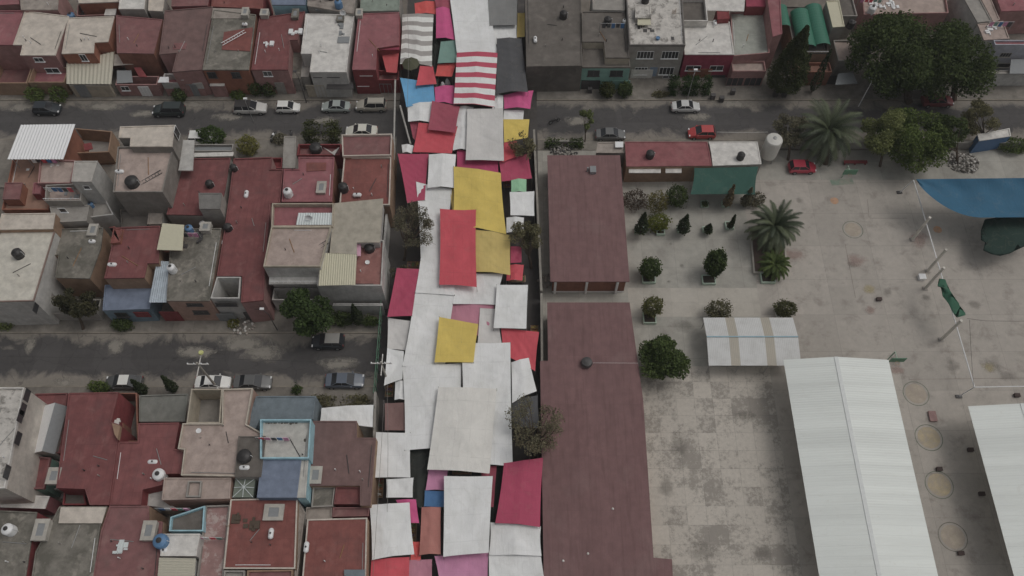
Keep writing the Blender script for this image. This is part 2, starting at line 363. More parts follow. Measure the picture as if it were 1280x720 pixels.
# ---------------------------------------------------------------- houses
JZ = [0]
def jz(): JZ[0] += 1; return JZ[0]*.0035
def pxpoly(pts, h):
    if len(pts) == 4 and not isinstance(pts[0], (tuple, list)):      # xl, xr, ytop, ybottom : an axis aligned rectangle
        xl, xr, yt, yb = pts
        a, b, c = P(xl, yb, h), P(xr, yb, h), P(xr, yt, h)
        return [(a[0],a[1]), (b[0],a[1]), (b[0],c[1]), (a[0],c[1])]
    return ccw([P(x, y, h)[:2] for x, y in pts])
class House: pass
def house(label, short, cat='house', at=None, group=None):
    H = House(); H.o = thing('house', label, cat, (*P(*at)[:2], 0), 0, group); H.s = short; return H
def block(H, pts, h, roof, wall, par=.35, pm=None, th=.14, z0=-.05):
    h = h+jz(); poly = pxpoly(pts, h); fl = h-par
    par_ = max(par, .0)
    part('wall', MB().prism(inset(poly, .01), z0, fl-.05 if par < h-.5 else .14), wall, H.o)
    inn = inset(poly, th)
    part('roof' if par < 1.5 else 'patio_floor', MB().prism(inset(poly, .012), max(fl-.05, .1), max(fl, .15)), roof, H.o)
    if par: part('parapet' if par < 1.5 else 'patio_wall', MB().ring(poly, inn, max(fl-.045, .12), h), pm or (roof if par <= .25 else wall), H.o)
    if .05 < par < .6 and h > 4 and abs(area(poly)) > 25:
        rr = random.Random(int(abs(poly[0][0])*100)); i2 = inset(poly, th+.25); n_ = len(i2)
        a_ = max(range(n_), key=lambda i: math.dist(i2[i], i2[(i+1) % n_])); A_, B2 = np.array(i2[a_]), np.array(i2[(a_+1) % n_])
        p_, q_ = A_+(B2-A_)*rr.uniform(.05,.3), A_+(B2-A_)*rr.uniform(.6,.95); part('roof_pipe', MB().tube((*p_, fl+.06), (*q_, fl+.06), .035, n=6), rr.choice((WPL, DST, STEEL)), H.o)
        c_ = np.mean(np.array(poly), axis=0)
        for k in range(rr.randint(1, 3)):
            w_ = np.array(i2[k % n_])*.45+c_*.55+np.array((rr.uniform(-.8,.8), rr.uniform(-.8,.8)))
            part('vent_pipe', MB().tube((*w_, fl), (*w_, fl+rr.uniform(.3,.6)), .06, n=8), rr.choice((WPL, GREY, DST)), H.o)
        w_ = c_+np.array((rr.uniform(-1,1), rr.uniform(-1,1))); an = rr.uniform(0,3.1); L_ = rr.uniform(.6,1.4)
        part('loose_plank', MB().tube((w_[0]-L_*math.cos(an), w_[1]-L_*math.sin(an), fl+.05), (w_[0]+L_*math.cos(an), w_[1]+L_*math.sin(an), fl+.05), .045, n=4), rr.choice((CYPW, STEEL, DST)), H.o)
    ys = [p[1] for p in poly]; xs = [p[0] for p in poly]
    H.Y0, H.Y1, H.X0, H.X1, H.z, H.top = min(ys), max(ys), min(xs), max(xs), fl, h
    return H
def slab(H, pts, h, mat, th=.1, name='roof', tilt=0):                  # thin roof or awning on posts
    h = h+jz(); poly = pxpoly(pts, h)
    return part(name, MB().prism(poly, h-th, h), mat, H.o if isinstance(H, House) else H)
def corr(parent, q, z, mat, n=14, amp=.05, zb=None, name='corrugated_roof', vert=False):
    zb = z if zb is None else zb; jj = jz(); z += jj; zb += jj
    tl, tr, br, bl = P(*q[0], z), P(*q[1], z), P(*q[2], zb), P(*q[3], zb)
    k = n*2
    f = (lambda a, b: (0,0,amp*math.sin(b*n*2*math.pi))) if vert else (lambda a, b: (0,0,amp*math.sin(a*n*2*math.pi)))
    mb = MB().patch((tl,tr,br,bl), 2 if vert else k*2, k*2 if vert else 2, f)
    o = part(name, mb, mat, parent)
    md = o.modifiers.new('t', 'SOLIDIFY'); md.thickness = .03
    return o
def win(H, x0, y0, x1, y1, kind='window', side='S', fm=None, Y=None, nm=2, glass=None):
    fm = fm or WPL; w = .05; d = .05
    if side == 'S':
        Yp = (Y if Y is not None else H.Y0)
        a, b = FY(x0, y0, Yp), FY(x1, y1, Yp); X0, X1, Z1, Z0 = a[0], b[0], a[2], max(b[2], .12)
        if Z1-Z0 < .3: Z1 = Z0+.5
        f = MB(); 
        f.box(X0,X1,Yp-d,Yp-.002,Z1-w,Z1); f.box(X0,X1,Yp-d,Yp-.002,Z0,Z0+w)
        f.box(X0,X0+w,Yp-d,Yp-.002,Z0+w,Z1-w); f.box(X1-w,X1,Yp-d,Yp-.002,Z0+w,Z1-w)
        for i in range(1, nm): xx = X0+(X1-X0)*i/nm; f.box(xx-.025,xx+.025,Yp-d,Yp-.002,Z0+w,Z1-w)
        fo = part(kind, f, fm, H.o)
        part('pane' if kind == 'window' else 'panel', MB().box(X0+w,X1-w,Yp-.03,Yp-.001,Z0+w,Z1-w), glass or GLS, fo)
        if kind == 'window': part('sill', MB().box(X0-.08,X1+.08,Yp-.14,Yp-.002,Z0-.08,Z0-.003), fm, fo)
        if kind == 'door': part('handle', MB().box(X1-.16,X1-.12,Yp-.1,Yp-.031,1.0,1.14), STEEL, fo)
    else:
        Xp = H.X1 if side == 'E' else H.X0; sg = 1 if side == 'E' else -1
        ys = sorted((FX(x0, y0, Xp)[1], FX(x1, y1, Xp)[1])); zs = sorted((FX(x0, y0, Xp)[2], FX(x1, y1, Xp)[2]))
        if zs[1]-zs[0] < .6: zs = [zs[0]-.6, zs[1]+.4]
        if ys[1]-ys[0] < .6: ys = [ys[0]-.5, ys[1]+.5]
        xa, xb = sorted((Xp+sg*.002, Xp+sg*.05))
        f = MB().box(xa,xb,ys[0],ys[1],zs[1]-w,zs[1]).box(xa,xb,ys[0],ys[1],zs[0],zs[0]+w).box(xa,xb,ys[0],ys[0]+w,zs[0]+w,zs[1]-w).box(xa,xb,ys[1]-w,ys[1],zs[0]+w,zs[1]-w)
        fo = part(kind, f, fm, H.o); xa, xb = sorted((Xp+sg*.001, Xp+sg*.03))
        part('pane', MB().box(xa,xb,ys[0]+w,ys[1]-w,zs[0]+w,zs[1]-w), glass or GLS, fo)
def skylight(H, px, py, w=1.0, l=1.3, h=.7, z=None, mat=None):
    mat = mat or SKB
    z = H.z if z is None else z; x, y, _ = P(px, py, z)
    b = part('skylight_box', MB().box(x-w/2,x+w/2,y-l/2,y+l/2,z,z+h), mat or CREAM, H.o)
    part('frame', MB().ring([(x-w/2-.05,y-l/2-.05),(x+w/2+.05,y-l/2-.05),(x+w/2+.05,y+l/2+.05),(x-w/2-.05,y+l/2+.05)], [(x-w*.27,y-l*.3),(x+w*.27,y-l*.3),(x+w*.27,y+l*.3),(x-w*.27,y+l*.3)], z+h, z+h+.08), mat or CREAM, b)
    part('pane', MB().box(x-w*.27,x+w*.27,y-l*.3,y+l*.3,z+h+.002,z+h+.03), SHEETD, b)
TK = {'black': BLK, 'white': WPL, 'blue': BPL}
def tank(H, px, py, col='black', r=.55, where=None, z=None, stand=0, h=1.15):
    z = H.z if z is None else z; x, y, _ = P(px, py, z)
    t = thing('water_tank', where or f'{col} plastic water tank on {H.s}', 'water tank', (x, y, z), 0, 'rooftop water tanks')
    if stand: part('stand', MB().box(x-r*1.2,x+r*1.2,y-r*1.2,y+r*1.2,z,z+stand), CONC, t)
    z += stand
    part('body', MB().lathe((x,y,z), [(r*.97,0),(r,.06),(r,h*.3),(r*.95,h*.33),(r,h*.36),(r,h*.62),(r*.95,h*.65),(r,h*.68),(r,h*.86),(r*.85,h*.97),(r*.35,h*1.12)], 20), TK[col], t, smooth=False)
    part('lid', MB().lathe((x,y,z), [(r*.36,h*1.11),(r*.38,h*1.13),(r*.38,h*1.17),(r*.1,h*1.2)], 14), TK['black' if col != 'black' else 'black'], t)
    part('pipe', MB().tube((x+r+.05,y,z-.0),(x+r+.05,y,z+h*.9),.03).tube((x+r+.05,y,z+h*.9),(x+r*.6,y,z+h*.9),.03), WPL, t)
def gas(H, px, py, along='y', L=1.15, r=.27, where=None, z=None):
    z = H.z if z is None else z; x, y, _ = P(px, py, z)
    t = thing('gas_tank', where or f'white gas tank lying on {H.s}', 'gas tank', (x, y, z), 0 if along == 'x' else math.pi/2, 'rooftop gas tanks')
    mb = MB(); pr = [(.05,-L/2),(r*.6,-L/2+.05),(r*.92,-L/2+.14),(r,-L/2+.24),(r,L/2-.24),(r*.92,L/2-.14),(r*.6,L/2-.05),(.05,L/2)]
    m2 = MB().lathe((0,0,0), pr, 14); mb.add([(p[2], p[1], p[0]+r+.14) for p in m2.v], m2.f)
    part('body', mb, WPL, t, local=True, smooth=True)
    for s in (-1, 1): part('leg', MB().box(s*L*.3-.03, s*L*.3+.03, -r*.8, r*.8, 0, .25), STEEL, t, local=True)
    part('valve', MB().lathe((0,0,r*2+.13), [(.1,0),(.1,.08),(.05,.12)], 10), DST, t, local=True)
def rail(parent, pts, z0, h, mat, name='railing', step=.5):
    mb = MB()
    for a, b in zip(pts[:-1], pts[1:]):
        a = np.array(a[:2]); b = np.array(b[:2]); L = np.linalg.norm(b-a)
        mb.tube((*a, z0+h), (*b, z0+h), .035, n=6); mb.tube((*a, z0+.1), (*b, z0+.1), .025, n=6)
        for i in range(max(2, int(L/step))+1):
            p = a+(b-a)*i/max(2, int(L/step)); mb.tube((*p, z0), (*p, z0+h), .02, n=5)
    return part(name, mb, mat, parent.o if isinstance(parent, House) else parent)
def clutter(H, cells, z=None, name='roof_debris', mat=None):
    z = H.z if z is None else z
    for px, py in cells:
        mb = MB()
        x, y, _ = P(px, py, z)
        for k in range(4):
            a, b = random.uniform(-.5,.5), random.uniform(-.4,.4); w, l = random.uniform(.08,.3), random.uniform(.08,.5)
            mb.box(x+a-w, x+a+w, y+b-l, y+b+l, z+.003*k, z+random.uniform(.05,.3)+.004*k)
        part(name, mb, mat or STW, H.o)
exec_after = []
# ======================================================= NORTH ROW, LEFT (fronts on the north street)
GRP_T = 'houses along the north side of the upper street'
def front(H, xl, xr, yroof, ybase, h, wall, roof, par=.3, **k):        # a low front wing: roof front edge at yroof
    return block(H, (xl, xr, yroof-9, yroof), h, roof, wall, par)
def yardwall(H, pts, h, mat, th=.15, name='front_wall'):                # a thin wall along ground points
    mb = MB(); q = [P(x, y, 0) for x, y in pts]
    for a, b in zip(q[:-1], q[1:]):
        d = np.array([b[0]-a[0], b[1]-a[1]]); L = np.linalg.norm(d); n = np.array([-d[1], d[0]])/L*th/2
        mb.prism(ccw([(a[0]-n[0],a[1]-n[1]),(b[0]-n[0],b[1]-n[1]),(b[0]+n[0],b[1]+n[1]),(a[0]+n[0],a[1]+n[1])]), .1, h+jz())
    return part(name, mb, mat, H.o)
def gate(H, x0, y0, x1, y1, Y, mat, name='garage_door'):
    a, b = FY(x0, y0, Y), FY(x1, y1, Y); X0, X1, Z1 = a[0], b[0], min(max(a[2], 1.9), 2.6)
    f = part(name, MB().box(X0, X1, Y-.06, Y-.003, .13, Z1), mat, H.o)
    m = MB(); n = max(3, int((X1-X0)/.5))
    for i in range(n+1): x = X0+(X1-X0)*i/n; m.box(x-.03, x+.03, Y-.1, Y-.061, .13, Z1)
    m.box(X0, X1, Y-.12, Y-.101, Z1-.12, Z1); part('frame', m, mat, f)

H = house('pink roofed house cut by the left edge, above the upper street', 'the pink roof at the upper left edge', at=(10, 100))
block(H, [(-40,13),(29,13),(17,56),(-40,56)], 5.2, PRED, WPNK, .2)
block(H, (-20, 33, 66, 104), 2.6, DRED, WTAN, 2.45)
H = house('cream flat roofed house with pink brick terrace above two round shrubs, upper street', 'the cream roof at upper left', at=(50, 105))
block(H, [(31,13),(86,20),(69,69),(25,69),(28,56),(16,56)], 5.3, CREAM, WPNK, .12)
block(H, (35, 80, 84, 103), 2.7, PRED, WTAN, .9)
win(H, 41,72,56,77); win(H, 55,85,76,91)
gas_ = None
tank(H, 54, 16, 'white', stand=.5); skylight(H, 71, 24)
H = house('house with pale grey roof and ribbed beige awning, left of the dark red one', 'the pale grey roof at upper left', at=(110, 112))
block(H, [(85,22),(143,20),(135,52),(118,53),(117,66),(77,67)], 5.3, CREAM, WORG, .1)
block(H, (86, 136, 104, 107), 2.5, CREAM, WCR, .1)
corr(H.o, [(83,79),(143,64),(139,105),(83,105)], 3.3, SHEETB, 12, .04, 2.9, name='ribbed_awning')
win(H, 98,68,111,76); gate(H, 92,106,113,117, H.Y0, SHEETD)
tank(H, 92, 25, 'blue')
H = house('dark red roofed house with white slabs over a narrow patio, beside the ribbed awning', 'the dark red roof at upper left', at=(165, 112))
block(H, [(145,19),(203,24),(192,67),(146,66)], 5.2, DRED, BRK, .1)
block(H, (144, 196, 95, 106), 2.4, PCONC, WPNK, 2.2)
slab(H, [(143,68),(163,68),(167,80),(142,82)], 3.0, CREAM); slab(H, [(173,68),(190,68),(195,80),(179,80)], 3.0, WHT)
slab(H, [(167,84),(176,84),(184,96),(174,96)], 2.7, WRED); slab(H, [(146,88),(164,88),(166,103),(146,104)], 2.5, SHEETD)
skylight(H, 190, 23); gas(H, 157, 21, 'x')
win(H, 150,108,163,113, Y=H.Y0); gate(H, 172,108,190,117, H.Y0, WPL)
H = house('wide house with worn purple-brown roof and white-edged terrace, left of the orange facade', 'the purple-brown roof at upper left', at=(235, 112))
block(H, [(206,13),(266,8),(252,87),(215,90),(221,66),(199,68)], 5.2, BRN, WPNK, .12)
block(H, (202, 252, 92, 104), 2.7, PRED, WPNK, 1.1, pm=WW)
slab(H, [(200,96),(211,96),(211,103),(197,103)], 3.2, WPL)
skylight(H, 212, 23, 1.1, 1.5); clutter(H, [(214,34),(206,36)])
win(H, 218,92,229,99, Y=H.Y0+.0); gate(H, 232,104,250,117, H.Y0, SHEETD)
H = house('orange-fronted house with patchy grey and red roof, upper left row', 'the patchy grey and red roof', at=(285, 112))
block(H, [(267,12),(320,18),(311,87),(253,87)], 5.2, MCONC, WORG, .15)
x = H.z; slab(H, [(280,40),(316,34),(314,64),(277,62)], 5.14, RED2, .05, 'red_coating'); slab(H, [(266,10),(306,11),(306,23),(264,23)], 5.13, CONC, .04, 'grey_coating')
block(H, (262, 280, 104, 107), 2.4, WHT, WPNK, .1)
win(H, 258,90,272,97, fm=DST); win(H, 288,90,302,97, fm=DST); H.z = 5.1
Yf = H.Y0
for a, b in ((289,300),(305,315)): win(H, a,104,b,110, Y=Yf+.9)
skylight(H, 308, 19, .9, 1.5); gas(H, 307, 33, 'x', .8)
H = house('red roofed house with pale lilac facade behind two dark shrubs, upper left row', 'the red roof right of the orange facade', at=(335, 112))
block(H, [(324,22),(381,14),(372,50),(362,50),(360,87),(314,87)], 5.0, RED, WPNK, .12)
skylight(H, 332, 20, 1.1, 1.2); skylight(H, 370, 20, .9, 1.7, .5, mat=MCONC); clutter(H, [(339,53),(335,56),(366,42),(372,40)], mat=WPL)
win(H, 328,89,341,95); gate(H, 343,103,358,114, H.Y0, GREY)
block(H, [(363,52),(380,52),(376,98),(361,98)], 2.6, MCONC, GREY, .1)
H = house('white roofed house with stained terrace and dark front awning, left of the last red roof', 'the white roof of the upper left row', at=(410, 112))
block(H, [(382,17),(443,18),(436,63),(433,90),(387,90),(390,67),(376,67)], 5.2, WHT, WW, .12)
block(H, [(378,68),(389,68),(386,96),(376,96)], 2.7, GREY, GREY, .1)
slab(H, [(409,103),(441,103),(442,111),(408,111)], 2.7, DST, name='front_awning')
for a in (380, 408): win(H, a,91,a+13,95, fm=DST, Y=H.Y1+0 if 0 else None) if 0 else None
H.Y0 = P(410, 90, 5.2)[1]; win(H, 391,92,402,96, fm=DST); win(H, 408,92,424,96, fm=DST); gate(H, 382,106,407,115, H.Y0+.0, WCR)
H.z = 5.08; skylight(H, 426, 26, 1.0, 1.0, .5, mat=MCONC); clutter(H, [(395,9),(425,32),(427,42)], mat=SHEETD)
H = house('last red roofed house of the upper left row, its side against the striped market tarp', 'the red roof beside the market', at=(465, 112))
block(H, [(448,17),(499,15),(499,56),(471,60),(470,87),(440,87)], 5.0, PRED, WRED, .1)
block(H, (470, 498, 88, 100), 2.7, DRED, WRED, .8)
slab(H, [(474,47),(499,47),(499,62),(473,62)], 4.6, WMAG); slab(H, [(476,63),(499,63),(496,91),(483,90)], 3.4, cloth('red_shade', (150,72,74)), .05, 'shade_cloth')
H.Y0 = P(455, 87, 5)[1]; win(H, 449,88,465,94, fm=WPL); win(H, 446,101,461,107); gate(H, 474,104,490,112, P(480,100,2.7)[1], SHEETD)
H.z = 4.9; skylight(H, 450, 20, .9, 1.3)
# rear row glimpsed at the top edge
def rear(label, short, pts, h, roof, wall, par=.12):
    cx = sum(p[0] for p in pts)/len(pts); cy = max(p[1] for p in pts)
    H = house(label, short, at=(cx, cy+20), group='roofs of the rear row at the top edge'); return block(H, pts, h, roof, wall, par)
rear('grey concrete box room at the top edge behind the cream roof', 'the grey box at the top edge', [(24,-18),(74,-18),(72,12),(26,12)], 5.6, CONC, WPNK)
rear('pink roof with a row of dark openings in the top left corner', 'the pink roof in the top left corner', [(-20,-18),(22,-18),(24,5),(-20,7)], 5.4, PRED, WPNK)
H = rear('cream slab house with a clothes patio at the top edge', 'the cream slab at the top edge', [(97,-16),(150,-16),(148,2),(98,4)], 5.2, CREAM, WORG)
block(H, [(97,6),(147,4),(145,18),(96,20)], 3.4, DCONC, WPNK, 1.0); slab(H, [(133,8),(146,8),(144,19),(130,19)], 3.9, WHT); clutter(H, [(110,12),(120,10),(127,9)], 2.6, mat=WPL)
rear('white roofed house at the top edge between clothes patio and small white slab', 'the white roof at the top edge', [(151,-14),(183,-14),(180,11),(148,11)], 5.8, WHT, GREY)
rear('small pale slab roof at the top edge above the concrete water box', 'the small pale slab at the top edge', [(186,-4),(206,-4),(203,14),(185,13)], 5.2, CREAM, GREY)
rear('dull red roof at the top edge behind the purple-brown roof', 'the dull red roof at the top edge', [(216,-18),(262,-18),(260,7),(214,8)], 5.0, DRED, WRED)
rear('brick red roof at the top edge behind the patchy roof', 'the brick red roof at the top edge', [(266,-18),(331,-18),(328,11),(264,8)], 5.0, RED2, WRED)
rear('blue-grey roof at the top edge left of the grey one with tanks', 'the blue-grey roof at the top edge', [(336,-18),(384,-18),(382,6),(340,6)], 5.4, BLUR, WBLU)
H = rear('grey concrete roof with black tanks at the top edge', 'the grey roof at the top edge', [(386,-18),(446,-18),(442,17),(384,7)], 5.6, CONC, GREY)
tank(H, 393, -3, 'black'); tank(H, 414, -2, 'black', where='black plastic water tank at the top edge above the blue one'); tank(H, 424, 9, 'blue', where='round blue water tank above the white roof at the top edge')
rear('greenish grey roof at the top edge above the last red roof', 'the greenish roof at the top edge', [(452,-18),(500,-18),(499,13),(450,14)], 5.2, surf('greenish_roof', (104,112,104), .5), GREY)
# ======================================================= NORTH ROW, RIGHT
H = house('dark concrete roofed house just right of the market, open double garage below', 'the dark concrete roof right of the market', at=(690, 105))
block(H, [(656,-18),(726,-18),(728,82),(658,83)], 5.2, DCONC, DCONC, .12)
block(H, (663, 722, 90, 96), 2.6, DCONC, GREY, .1); win(H, 673,99,697,106, kind='garage_door', fm=WTAN, nm=5, glass=WTAN)
H.z = 5.1; tank(H, 704, 23, 'black', stand=.1); gas(H, 669, 52)
H = house('house with teal facade under a dark terrace, behind two rounded shrubs', 'the roof above the teal facade', at=(757, 106))
block(H, [(727,14),(781,14),(787,72),(757,72),(755,52),(728,52)], 5.6, DCONC, WCR, .15)
block(H, [(729,54),(755,54),(757,74),(787,74),(788,84),(727,84)], 4.4, DCONC, WTEAL, .2)
win(H, 735,88,749,95, fm=DST); win(H, 763,88,778,95, fm=DST); gate(H, 727,103,749,110, H.Y0, DST); gate(H, 752,103,786,110, H.Y0, WTEAL)
H.z = 5.48; tank(H, 759, 30, 'black'); gas(H, 780, 29, L=.7)
rear('small grey-white rooftop room at the top edge behind the teal house', 'the grey room at the top edge', [(740,-18),(782,-18),(781,13),(741,12)], 5.9, GREY, WW)
H = house('three-storey grey block house with four barred white-framed windows', 'the grey block house', at=(822, 112))
block(H, [(782,-18),(852,-18),(857,56),(787,56)], 6.6, STW, GREY, .35, pm=surf('grey_block', (98,94,92), .4, grid=(.45,.22,.02,.4)))
Yg = H.Y0
for x0, x1 in ((797,816),(828,847)): win(H, x0,64,x1,73, nm=5)
for x0, x1 in ((794,808),(825,841)): win(H, x0,84,x1,93, nm=4)
win(H, 813,84,820,95, kind='door', fm=plain('blue_door', (92,104,120)), nm=1, glass=plain('blue_door', (92,104,120)))
gate(H, 787,101,812,108, Yg, WHT); win(H, 828,98,841,103, kind='window')
H.z = 6.2; tank(H, 806, 4, 'black'); clutter(H, [(800,33),(808,38),(796,30),(815,41),(836,43),(842,48)], mat=DST)
block(H, [(794,6),(813,6),(814,22),(794,22)], 7.2, STW, GREY, .1); slab(H, [(797,24),(813,24),(814,31),(797,31)], 6.9, YELS)
H = house('white roofed house with magenta facade, right of the grey block house', 'the white roof above the magenta facade', at=(885, 104))
block(H, [(853,25),(912,27),(918,68),(856,68)], 4.6, WHT, WMAG, .1)
win(H, 858,82,875,88); win(H, 888,82,903,88); win(H, 888,99,903,106, kind='garage_door', fm=DST, nm=4, glass=DST); gate(H, 858,96,884,108, H.Y0, WORG)
block(H, [(849,-4),(882,-4),(885,26),(851,26)], 5.8, DCONC, WW, .9, pm=WHT)
H.z = 4.5; gas(H, 893, 31, L=.9); block(H, [(896,9),(911,9),(912,23),(897,24)], 5.4, WRED, WRED, .1); 
H = house('pale grey terrace house with tall pink side wall and pink front bays', 'the pale terrace beside the pink wall', at=(935, 106))
block(H, [(913,15),(960,14),(962,66),(916,70)], 4.2, surf('pale_green_grey_roof', (122,124,118), .4), WPNK, .3)
block(H, [(958,-12),(975,-12),(978,42),(966,46)], 6.6, PRED, WPNK, .1)
block(H, (916, 958, 76, 89), 2.9, PCONC, WPNK, .4); Yk = H.Y0
win(H, 910,97,927,107, kind='garage_door', fm=WPNK, nm=3, glass=GLS); win(H, 932,97,950,107, kind='garage_door', fm=WPNK, nm=3, glass=GLS)
H.Y0 = P(935, 68, 4.2)[1]; win(H, 912,81,934,87, fm=WPNK)
H.z = 3.9; slab(H, [(880,-6),(932,-6),(930,14),(884,13)], 5.4, WHT)
rear('magenta and white rooftop at the top edge left of the green vaults', 'the magenta rooftop at the top edge', [(932,-18),(957,-18),(957,8),(933,8)], 5.6, WMAG, WRED)
H = house('house with green corrugated barrel vaults and terracotta grilled front behind slim cypresses', 'the green vaulted roof', at=(1010, 106))
block(H, (994, 1036, 8, 66), 3.9, DCONC, WTAN, .2)
block(H, (996, 1040, 78, 90), 2.7, surf('dull_brick_terrace', (104,76,66), .5), BRK, .5)
H.Y0 = P(1010, 66, 3.9)[1]
for i in range(4): win(H, 1000+i*9,64,1007+i*9,69, fm=WPL, nm=1)
gv = plain('green_corrugated_sheet', (34,82,66), .5, 0, .12)
for xa, xb, y0, y1, q in ((973,991,4,30,0),(1000,1023,10,56,0),(1019,1041,4,54,0)):
    A, B_, D = P(xa, y1, 5.2), P(xb, y1, 5.2), P(xa, y0, 5.2); r = (B_[0]-A[0])/2; L = D[1]-A[1]; sh = P((xa+xb)/2-6, y0, 5.2)[0]*0
    v = []; f = []; nn = 14; ml = max(8, int(L/.25))
    for j in range(ml+1):
        rr = r*(1+.012*(j % 2)); skew = -(A[0]+r)*0
        for i in range(nn+1):
            t = math.pi*i/nn; v.append((A[0]+r-rr*math.cos(t), A[1]+L*j/ml, 4.3+rr*.75*math.sin(t)))
    for j in range(ml):
        for i in range(nn): q = j*(nn+1)+i; f.append((q, q+nn+1, q+nn+2, q+1))
    part('barrel_vault', MB().add(v, f), gv, H.o, smooth=False)
gate(H, 1024,95,1046,106, H.Y0-2.4, DST)
H = house('tan roofed house squeezed between green vaults and grey alley', 'the tan roof by the green vaults', at=(1058, 100))
block(H, [(1033,1),(1049,0),(1056,33),(1041,34)], 5.4, YELS, GREY, .1); block(H, (1050, 1072, -4, 20), 4.2, DCONC, GREY, .3)
block(H, (1048, 1074, 50, 76), 3.2, PCONC, GREY, .3); slab(H, [(1048,92),(1066,90),(1072,104),(1044,106)], 2.6, SHEETD, name='ribbed_awning')
H.z = 3.9; tank(H, 1062, 34, 'black', z=3.2); tank(H, 1088, 16, 'white', where='round white water tank at the edge of the giant dark tree', z=3.5)
H = house('low grey building with cluttered rooftop at the top edge above the giant tree', 'the cluttered roof above the giant tree', at=(1110, 30))
block(H, [(1076,-18),(1180,-18),(1186,16),(1080,18)], 3.5, PCONC, WPNK, .4); clutter(H, [(1092,6),(1104,10),(1112,4),(1120,8)], mat=WPL)
for i, (pts, h, r, w, l) in enumerate([
  ([(1196,-18),(1216,-18),(1240,26),(1222,28)], 4.6, GREY, WW, 'narrow white-walled stair building right of the giant tree'),
  ([(1218,-18),(1232,-18),(1250,24),(1242,28)], 3.8, PCONC, WPNK, 'narrow pinkish terrace right of the white-walled stair'),
  ([(1240,-18),(1300,-18),(1306,12),(1252,14)], 4.4, PRED, WPNK, 'pinkish red roof in the top right corner'),
  ([(1222,30),(1254,26),(1262,48),(1230,50)], 4.4, PCONC, WW, 'sandy terrace with loose debris right of the giant tree')]):
    H = rear(l, l.replace('narrow', 'the narrow'), pts, h, r, w)
    if i == 3: clutter(H, [(1236,40),(1240,36)], mat=WPL)
H = house('house with bluish white facade and small barred window right of the giant tree', 'the bluish white house', at=(1262, 92))
block(H, (1244, 1300, 50, 56), 5.0, PRED, surf('bluish_white_wall', (128,128,136), .4), .3)
win(H, 1252,66,1262,71, nm=4, fm=GREY); win(H, 1248,79,1261,84, fm=GREY, nm=1)
block(H, (1236, 1300, 88, 92), 2.4, GREY, WW, .1); slab(H, [(1264,74),(1292,74),(1296,92),(1262,92)], 2.8, SHEETD, name='ribbed_awning')
# ======================================================= MIDDLE BLOCK, LEFT
H = house('orange brick house with brilliant white ribbed roof over its terrace', 'the orange brick house', at=(50, 268))
block(H, [(24,160),(92,160),(60,262),(2,262)], 5.0, surf('orange_terrace', (118,92,80), .5), WORG, .5)
corr(H.o, [(26,156),(94,155),(79,199),(9,199)], 7.6, plain('bright_white_sheet', (186,186,184), .5, 0, .05), 18, .04, 7.3)
block(H, [(6,228),(28,228),(24,249),(3,249)], 6.0, DRED, WORG, .1); block(H, [(42,228),(52,228),(50,242),(40,242)], 5.9, PRED, WRED, .2)
mb = MB()
for x, y in ((14,197),(76,197),(28,160),(92,158)):
    p = P(x, y, 7.2); mb.tube((p[0],p[1],5), p, .05)
part('roof_post', mb, STEEL, H.o)
clutter(H, [(30,212),(38,216)], 4.5, mat=WPL)
block(H, [(93,160),(140,164),(136,190),(84,192)], 2.6, GREY, WTAN, 2.4); slab(H, [(104,180),(114,178),(116,186),(106,188)], 2.6, WRED)
H = house('tall pale grey house with blank white side wall and railed patio', 'the tall pale grey house', at=(90, 290))
block(H, [(50,199),(94,200),(88,229),(47,229)], 6.4, PCONC, WPNK, .3)
block(H, [(93,201),(122,201),(114,227),(89,227)], 9.0, surf('light_grey_roof', (132,128,124), .3), surf('grey_white_wall', (140,138,136), .4, streak=.4), .1)
win(H, 103,232,114,236, nm=1, Y=H.Y0); 
block(H, [(57,231),(104,229),(101,251),(56,251)], 6.6, PCONC, GREY, .9)
rail(H, [P(56,251,6.6), P(101,251,6.6)], 6.6, .5, WPL)
block(H, [(104,236),(126,238),(142,268),(110,272),(102,252)], 4.6, GREY, WW, .4)
block(H, [(62,258),(112,256),(108,276),(66,278)], 5.4, GREY, GREY, .1)
win(H, 72,260,85,265, nm=1); H.z = 5.8; clutter(H, [(80,240),(92,238),(98,244),(88,246)], mat=SHEETD)
tank(H, 116, 259, 'blue', r=.35, h=.8, z=4.3, where='small blue drum on the ledge of the tall pale grey house'); clutter(H, [(66,213),(70,206)], 6.1)
H = house('large three-storey grey concrete house with cream upper slab, tallest of the middle block', 'the large grey concrete house', at=(175, 272))
block(H, [(147,183),(217,183),(203,240),(141,240)], 8.6, PCONC, surf('raw_concrete_wall', (102,98,94), .5, streak=.3), .3)
block(H, [(150,158),(219,156),(215,183),(162,183),(163,172),(148,172)], 9.6, CREAM, surf('raw_concrete_wall', (102,98,94)), .1)
win(H, 218,160,224,172, side='E'); H.Y0 = P(170, 240, 8.6)[1]
win(H, 160,242,172,244, nm=1, fm=DST); 
H.z = 8.3; tank(H, 168, 232, 'black', .8, h=1.3); gas(H, 151, 217, 'x'); clutter(H, [(186,222),(180,226),(190,228)], mat=DST)
block(H, [(150,262),(186,262),(184,284),(152,284)], 3.4, DCONC, GREY, .2); block(H, [(186,262),(204,262),(202,280),(184,280)], 4.0, CONC, WW, .1)
H = house('red roofed house with white sheet awning and grey stair room right of the concrete house', 'the red roof with the grey stair room', at=(245, 275))
block(H, [(226,198),(288,197),(281,238),(276,262),(272,269),(208,268)], 5.2, RED, GREY, .15)
slab(H, [(229,175),(243,175),(241,213),(223,213)], 6.6, WW, .15, 'sheet_awning'); block(H, [(248,241),(277,241),(275,261),(249,261)], 7.0, surf('mid_grey_roof', (92,90,88), .3), GREY, .1)
